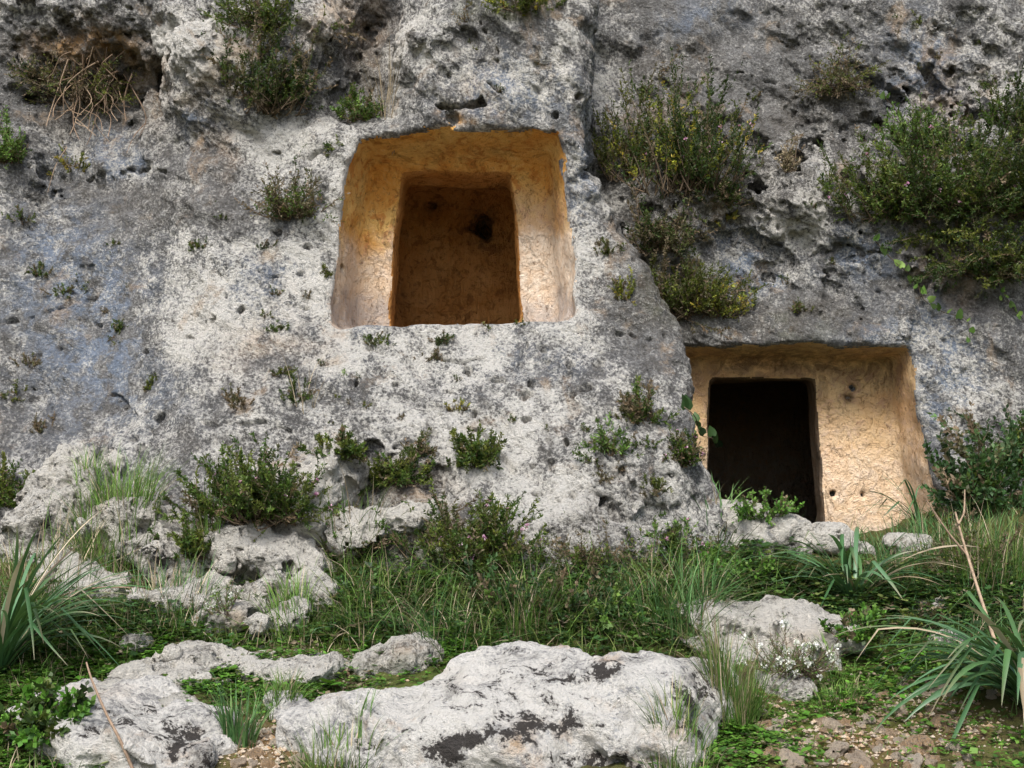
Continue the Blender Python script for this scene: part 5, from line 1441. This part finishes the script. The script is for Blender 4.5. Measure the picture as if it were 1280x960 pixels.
def strap_plant(label, px, py, reach_px, n, width=0.022, face=None, droop=1.0, name='strap_leaf_plant', group='strap-leaved clumps', hpx=None, lean=0.9):
    P, nn, dist = hit(px, py)
    root = empty(name, P)
    tag(root, label, 'plant', group)
    rng = np.random.default_rng(int(px + 5 * py))
    Lm = reach_px / F * dist
    for i in range(n):
        a = rng.uniform(0, 2 * math.pi)
        if face is not None and rng.random() < 0.6: a = face + rng.normal() * 0.8
        hd = np.array([math.cos(a), math.sin(a), 0])
        L = Lm * rng.uniform(0.6, 1.1)
        K = 12
        el = rng.uniform(0.25, 1.0)
        d = unit(hd * lean * (1 - el * 0.75) + np.array([0, 0, 1.0]))
        p = hd * rng.uniform(0, 0.03) + np.array([0, 0, -0.03]); pts = []; w = width * rng.uniform(0.75, 1.2)
        dr = droop * rng.uniform(0.5, 1.3) * (1.2 - 0.5 * el)
        kink = rng.integers(5, 10) if rng.random() < 0.3 else 99
        side0 = np.array([-hd[1], hd[0], 0]); tw = rng.normal() * 0.5; bendside = rng.normal() * 0.06
        V = []
        for k in range(K + 1):
            t = k / K
            ww = w * (0.75 + 0.5 * t) * min(1.0, (1.02 - t) * 3.2) * 0.5
            s = unit(side0 + np.array([0, 0, 1.0]) * tw * t * 0.7)
            nrm = np.cross(s, d)
            V += [p - s * ww + nrm * ww * 0.35, p, p + s * ww + nrm * ww * 0.35]
            p = p + d * L / K
            d = unit(d + hd * dr * 0.10 - np.array([0, 0, 1.0]) * dr * (0.05 + 0.17 * t) + side0 * bendside - (np.array([0, 0, 1.2]) if k == kink else 0))
        V = np.array(V)
        i0 = np.arange(K)[:, None] * 3
        Q = np.concatenate([i0 + np.array([0, 1, 4, 3]), i0 + np.array([1, 2, 5, 4])])
        c = palette('strap', 1, rng, 0.12)[0]
        if rng.random() < 0.09: c = palette('dry', 1, rng)[0]
        tip = np.repeat(sstep(rng.uniform(0.6, 1.05), 1.1, np.linspace(0, 1, K + 1)), 3)[:, None]
        obj('leaf', mesh_from('leaf', V, Q, True, {'col': c[None] * (1 - tip) + np.array(PAL['dry'][i % 4])[None] * 0.8 * tip}), M_STRAP, root)
    return root
strap_plant('arching strap-leaved clump in front of the ledge below the lower tomb', 1068, 748, 160, 52, width=0.024, droop=0.95, lean=1.1)
strap_plant('large drooping strap-leaved clump at the edge of the stony path', 1300, 895, 250, 90, width=0.027, droop=1.25, face=math.pi * 1.05, lean=1.0)
strap_plant('large strap-leaved clump beside the white boulder with black lichen crust', -4, 840, 225, 100, width=0.021, droop=0.85, face=-0.1, lean=0.85)
strap_plant('thin strap-leaved clump against the pale tomb wall beside the evergreen bush', 1150, 655, 100, 18, width=0.014, droop=0.9, face=math.pi)
strap_plant('sparse strap-leaved sprout in the grass behind the mossy rock', 450, 800, 80, 12, width=0.014, droop=1.2)

# ------------------------------------------------------------------ ground cover and rough grass that nobody could count
def scatter(patches, rng, rocks=False):
    pts = []
    for (px, py, rx, ry, n) in patches:
        h = hit(px, py, rocks=False, cliff=False)
        if h is None: continue
        c, dist = h[0], h[2]
        R_ = rx / F * dist
        x = c[0] + rng.normal(size=n) * R_ * 0.55; y = c[1] + rng.normal(size=n) * ry * 0.55
        for a, b in zip(x, y):
            g = GROUND_BVH.ray_cast(Vector((a, b, 4.0)), Vector((0, 0, -1)))[0]
            if g is None: continue
            pts.append((a, b, g.z))
    return np.array(pts)

def stuff_grass(name, label, patches, hgt, width, pal, seed, lean=0.5, droop=0.6, dry=0.15, segs=4):
    rng = np.random.default_rng(seed)
    p = scatter(patches, rng)
    o = obj(name, grass_mesh(p - np.array([0, 0, 0.02]), hgt * (0.25 + 0.95 * rng.random(len(p)) ** 1.6), width * rng.uniform(0.7, 1.3, len(p)), pal, rng, lean, droop, segs, None, dry), M_BLADE)
    tag(o, label, 'grass', kind='stuff')
stuff_grass('grass', 'long rough grass along the foot of the cliff', [(560, 770, 200, 0.4, 1700), (480, 740, 120, 0.4, 800), (700, 760, 160, 0.4, 1200), (820, 770, 120, 0.45, 1100), (640, 800, 220, 0.3, 900), (900, 730, 120, 0.35, 500)], 0.33, 0.0055, 'grass', 1, 0.9, 1.2, 0.22)
stuff_grass('grass', 'dark rough grass on the bank beside the lower tomb', [(1230, 720, 120, 0.5, 1800), (1150, 690, 120, 0.4, 900), (1260, 800, 90, 0.4, 700), (1200, 650, 100, 0.25, 400), (1400, 720, 160, 0.8, 1800), (1480, 850, 160, 0.8, 1200), (-160, 760, 160, 0.7, 1400)], 0.22, 0.006, 'bluegrass', 2, 0.6, 0.7, 0.15)
stuff_grass('grass', 'tangled grass between the outcrops and the strap-leaved clump', [(60, 760, 140, 0.5, 1500), (40, 830, 110, 0.5, 1100), (30, 940, 80, 0.4, 500), (100, 700, 120, 0.3, 700), (180, 780, 160, 0.4, 1300), (300, 790, 120, 0.35, 800), (400, 800, 120, 0.3, 700)], 0.18, 0.005, 'grass', 3, 0.6, 0.7, 0.35)
stuff_grass('grass', 'short turf on the mossy path', [(1000, 880, 150, 0.5, 2400), (1100, 930, 180, 0.6, 2200), (1220, 930, 120, 0.6, 900), (900, 930, 90, 0.4, 1200), (1130, 830, 120, 0.4, 1400), (360, 870, 120, 0.4, 900), (300, 860, 120, 0.4, 900), (550, 830, 160, 0.2, 900), (870, 870, 80, 0.4, 700), (340, 940, 70, 0.4, 300)], 0.05, 0.004, 'clover', 4, 0.8, 0.8, 0.08, 3)

def stuff_cover(name, label, patches, leaf, hgt, pal, seed):
    rng = np.random.default_rng(seed)
    p = scatter(patches, rng)
    n = len(p)
    p = p + np.stack([np.zeros(n), np.zeros(n), rng.uniform(0.0, hgt, n)], 1)
    # three leaflets on every stalk
    a = rng.uniform(0, 6.28, n)
    Vs, Qs, off = [], [], 0
    c = palette(pal, n, rng, 0.25)
    alt = rng.random(n)
    c[alt < 0.25] = palette('grass', int((alt < 0.25).sum()), rng)
    c[alt > 0.93] = palette('dry', int((alt > 0.93).sum()), rng) * 0.7
    big = np.exp(rng.normal(size=n) * 0.35)
    for k in range(3):
        b = a + k * 2.094
        d = np.stack([np.cos(b), np.sin(b), rng.uniform(-0.1, 0.5, n)], 1)
        s = leaf * rng.uniform(0.7, 1.2, n) * big
        dd = unit(d); sd = unit(np.cross(dd, np.array([0, 0, 1.0])) + rng.normal(size=(n, 3)) * 0.2)
        V = np.stack([p, p + dd * s[:, None] * 0.6 + sd * s[:, None] * 0.42, p + dd * s[:, None], p + dd * s[:, None] * 0.6 - sd * s[:, None] * 0.42], 1)
        Vs.append(V.reshape(-1, 3)); Qs.append(np.arange(n)[:, None] * 4 + np.arange(4) + off); off += 4 * n
    o = obj(name, mesh_from(name, np.concatenate(Vs), np.concatenate(Qs), True, {'col': np.concatenate([rep(c, 4)] * 3)}), M_LEAF)
    tag(o, label, 'ground cover', kind='stuff')
stuff_cover('ground_cover', 'bright clover and herbs covering the soil between the rocks', [(230, 800, 130, 0.4, 2600), (330, 860, 140, 0.35, 2200), (200, 850, 90, 0.3, 1200), (560, 810, 140, 0.2, 1600), (870, 900, 70, 0.5, 1500), (930, 930, 80, 0.4, 900), (60, 900, 90, 0.4, 1500), (40, 850, 110, 0.5, 2000), (30, 950, 90, 0.4, 1400), (110, 830, 80, 0.4, 1000), (1130, 830, 110, 0.4, 1300), (1060, 870, 90, 0.3, 600), (1230, 940, 90, 0.5, 400)], 0.022, 0.05, 'clover', 11)
stuff_cover('ground_cover', 'dark leafy herbs growing under the cliff-foot grass', [(920, 730, 130, 0.35, 2600), (1000, 660, 130, 0.25, 1200), (560, 760, 200, 0.4, 3000), (750, 770, 160, 0.4, 2400), (1100, 770, 120, 0.4, 1800), (1230, 760, 100, 0.4, 1500), (1420, 780, 160, 0.8, 2200), (-160, 800, 160, 0.8, 2000), (130, 780, 140, 0.4, 1600), (450, 770, 120, 0.35, 1500)], 0.028, 0.12, 'glossy', 12)

def stuff_gravel(label, patches, seed):
    rng = np.random.default_rng(seed)
    p = scatter(patches, rng)
    n = len(p)
    ico = np.array([(0, 0, 1), (0.9, 0, 0.3), (0.25, 0.85, 0.35), (-0.75, 0.5, 0.3), (-0.7, -0.55, 0.35), (0.3, -0.85, 0.3), (0, 0, -0.4)])
    F_ = np.array([(0, 1, 2), (0, 2, 3), (0, 3, 4), (0, 4, 5), (0, 5, 1), (6, 2, 1), (6, 3, 2), (6, 4, 3), (6, 5, 4), (6, 1, 5)])
    r = 0.005 + 0.014 * rng.random(n) ** 2.5
    a = rng.uniform(0, 6.28, n)
    sh = ico[None] * (1 + rng.normal(size=(n, 7, 1)) * 0.18) * r[:, None, None]
    V = np.stack([sh[..., 0] * np.cos(a)[:, None] - sh[..., 1] * np.sin(a)[:, None], sh[..., 0] * np.sin(a)[:, None] + sh[..., 1] * np.cos(a)[:, None], sh[..., 2]], -1) + p[:, None, :]
    z = np.zeros((n * 7, 3)); p1 = z.copy(); p1[:, 1] = np.repeat(rng.random(n) ** 2, 7); p1[:, 0] = np.repeat(rng.random(n) * 0.6, 7)
    o = obj('gravel', mesh_from('gravel', V.reshape(-1, 3), (np.arange(n)[:, None, None] * 7 + F_[None]).reshape(-1, 3), False, {'paint': p1, 'paint2': z}), M_STONE)
    tag(o, label, 'gravel', kind='stuff')
stuff_gravel('fine pale gravel strewn over the mossy path and bare soil', [(1080, 920, 140, 0.5, 1100), (1150, 880, 90, 0.4, 400), (960, 910, 80, 0.4, 300), (340, 935, 60, 0.4, 700), (400, 830, 90, 0.3, 500)], 21)

# ------------------------------------------------------------------ dry stalks, roots, vines
def tube_obj(name, pts, r0, r1, pal, parent=None, sides=5, seed=0, loc=None):
    rng = np.random.default_rng(seed)
    pts = np.asarray(pts, float)
    t = np.linspace(0, len(pts) - 1, max(8, (len(pts) - 1) * 5))
    # Catmull-Rom through the points
    out = []
    for u in t:
        i = min(int(u), len(pts) - 2); s = u - i
        p0, p1, p2, p3 = pts[max(i - 1, 0)], pts[i], pts[i + 1], pts[min(i + 2, len(pts) - 1)]
        out.append(0.5 * ((2 * p1) + (p2 - p0) * s + (2 * p0 - 5 * p1 + 4 * p2 - p3) * s * s + (3 * p1 - p0 - 3 * p2 + p3) * s ** 3))
    path = np.array(out)[None]
    V, Q = tubes(path, [r0], [r1], sides)
    return obj(name, mesh_from(name, V, Q, True, {'col': np.repeat(palette(pal, 1, rng), len(V), 0)}), M_STEM, parent, loc)

def surf(pts, off=0.02):
    out = []
    for (a, b) in pts:
        h = hit(a, b)
        out.append(h[0] + h[1] * 0.3 * off - np.array([0, off, 0]))
    return np.array(out)

b0 = surf([(125, 90)])[0]
rt = empty('dry_roots', b0)
tag(rt, 'tangle of dry reddish roots hanging under the rough overhang', 'roots')
rng = np.random.default_rng(5)
ROOTS = [[(120, 60), (138, 90), (142, 110), (128, 130), (118, 170), (112, 185)], [(110, 70), (106, 110), (100, 140), (98, 165), (105, 182)], [(140, 86), (145, 105), (140, 130), (126, 150), (125, 170)], [(155, 95), (168, 112), (183, 140), (186, 158), (178, 175)],
         [(90, 80), (80, 110), (70, 140), (62, 165)], [(130, 80), (110, 95), (90, 125), (85, 150)], [(150, 90), (130, 105), (122, 130), (140, 150), (138, 175)], [(170, 100), (160, 130), (165, 160)], [(88, 195), (75, 215), (68, 240)], [(186, 158), (172, 172), (163, 195)]]
for k in range(26):
    x = rng.uniform(75, 165); y = rng.uniform(60, 100)
    L = [(x, y)]
    for j in range(rng.integers(3, 6)):
        x += rng.normal() * 13; y += rng.uniform(10, 26); L.append((x, y))
    ROOTS.append(L)
for i, L in enumerate(ROOTS):
    p = surf(L, 0.05 + 0.05 * (i % 3))
    tube_obj('root', p - b0, 0.009 if i < 8 else rng.uniform(0.003, 0.006), 0.0025, 'root', rt, 4, i)

def stalk(label, L, r0, r1, off=0.0, name='dry_stalk', forks=()):
    """L: (px, py, Y) points."""
    p = np.array([at(*q) for q in L])
    o = empty(name, p[0]); tag(o, label, 'stalk', 'dry stalks')
    tube_obj('stem', p - p[0], r0, r1, 'root', o, 5, int(L[0][0]))
    for f in forks:
        tube_obj('side_shoot', np.array([at(*q) for q in f]) - p[0], r1 * 1.3, r1 * 0.5, 'root', o, 4, int(f[0][0]) + 1)
    return o
hb = hit(1250, 835)
yb = float(hb[0][1])
stalk('tall dry forked stalk leaning over the drooping strap-leaved clump', [(1255, 835, yb), (1240, 790, yb + 0.1), (1222, 735, yb + 0.2), (1205, 680, yb + 0.3), (1194, 640, yb + 0.35)], 0.012, 0.006,
      forks=[[(1210, 695, yb + 0.28), (1185, 665, yb + 0.3), (1158, 625, yb + 0.35)], [(1198, 655, yb + 0.32), (1205, 640, yb + 0.34), (1206, 612, yb + 0.36)]])
yb = float(hit(165, 958)[0][1])
stalk('thin dry stalk leaning in front of the white boulder with lichen crust', [(166, 962, yb - 0.05), (150, 925, yb - 0.05), (132, 890, yb), (115, 850, yb + 0.05), (108, 828, yb + 0.1)], 0.008, 0.004)
yb = float(hit(60, 760, rocks=False)[0][1])
stalk('dry stick lying across the strap-leaved clump below the outcrops', [(20, 775, yb), (60, 752, yb), (105, 737, yb), (150, 734, yb), (185, 738, yb)], 0.007, 0.004)

def heart_leaf(size, rng, pal):
    pr = np.array([[0, 0], [0.28, -0.12], [0.45, 0.18], [0.36, 0.55], [0, 1.0], [-0.36, 0.55], [-0.45, 0.18], [-0.28, -0.12]])
    V = np.concatenate([np.stack([pr[:, 0], pr[:, 1], np.abs(pr[:, 0]) * 0.35 - 0.12 * pr[:, 1] ** 2], 1), [[0, 0.4, 0.0]]]) * size
    Fc = np.array([[i, (i + 1) % 8, 8] for i in range(8)])
    return mesh_from('leaf', V, Fc, True, {'col': np.repeat(palette(pal, 1, rng), len(V), 0)})

def vine(label, L, n, size, pal='fresh', off=0.04):
    rng = np.random.default_rng(int(L[0][0] + L[0][1]))
    p = surf(L, off)
    o = empty('climbing_vine', p[0]); tag(o, label, 'vine', 'climbing vines')
    tube_obj('stem', p - p[0], 0.004, 0.002, 'stem', o, 4, 3)
    for i in range(n):
        t = (i + rng.random()) / n * (len(p) - 1)
        k = min(int(t), len(p) - 2); q = p[k] + (p[k + 1] - p[k]) * (t - k)
        lf = obj('leaf', heart_leaf(size * rng.uniform(0.7, 1.2), rng, pal), M_LEAF, o, q - p[0] + np.array([rng.normal() * 0.02, -0.02, rng.normal() * 0.015]))
        lf.rotation_euler = (rng.uniform(0.9, 1.9), rng.normal() * 0.5, rng.uniform(-1.4, 1.4) + (math.pi if rng.random() < 0.6 else 0))
    return o
vine('leafy vine trailing from the thicket down the blue-grey rock', [(1090, 300), (1105, 318), (1125, 335), (1142, 352), (1150, 375), (1175, 392), (1205, 402), (1210, 430)], 22, 0.055)
vine('short vine with pointed leaves under the hanging brownish bush', [(1240, 345), (1250, 365), (1262, 385), (1275, 400)], 12, 0.05)
vine('fresh vine sprig at the upper edge of the thicket', [(1100, 120), (1118, 140), (1125, 160), (1110, 175), (1095, 190)], 14, 0.055)
vine('heart-leaved vine at the corner of the black doorway', [(848, 512), (862, 525), (872, 545), (885, 550), (896, 562)], 9, 0.085, 'glossy', 0.10)
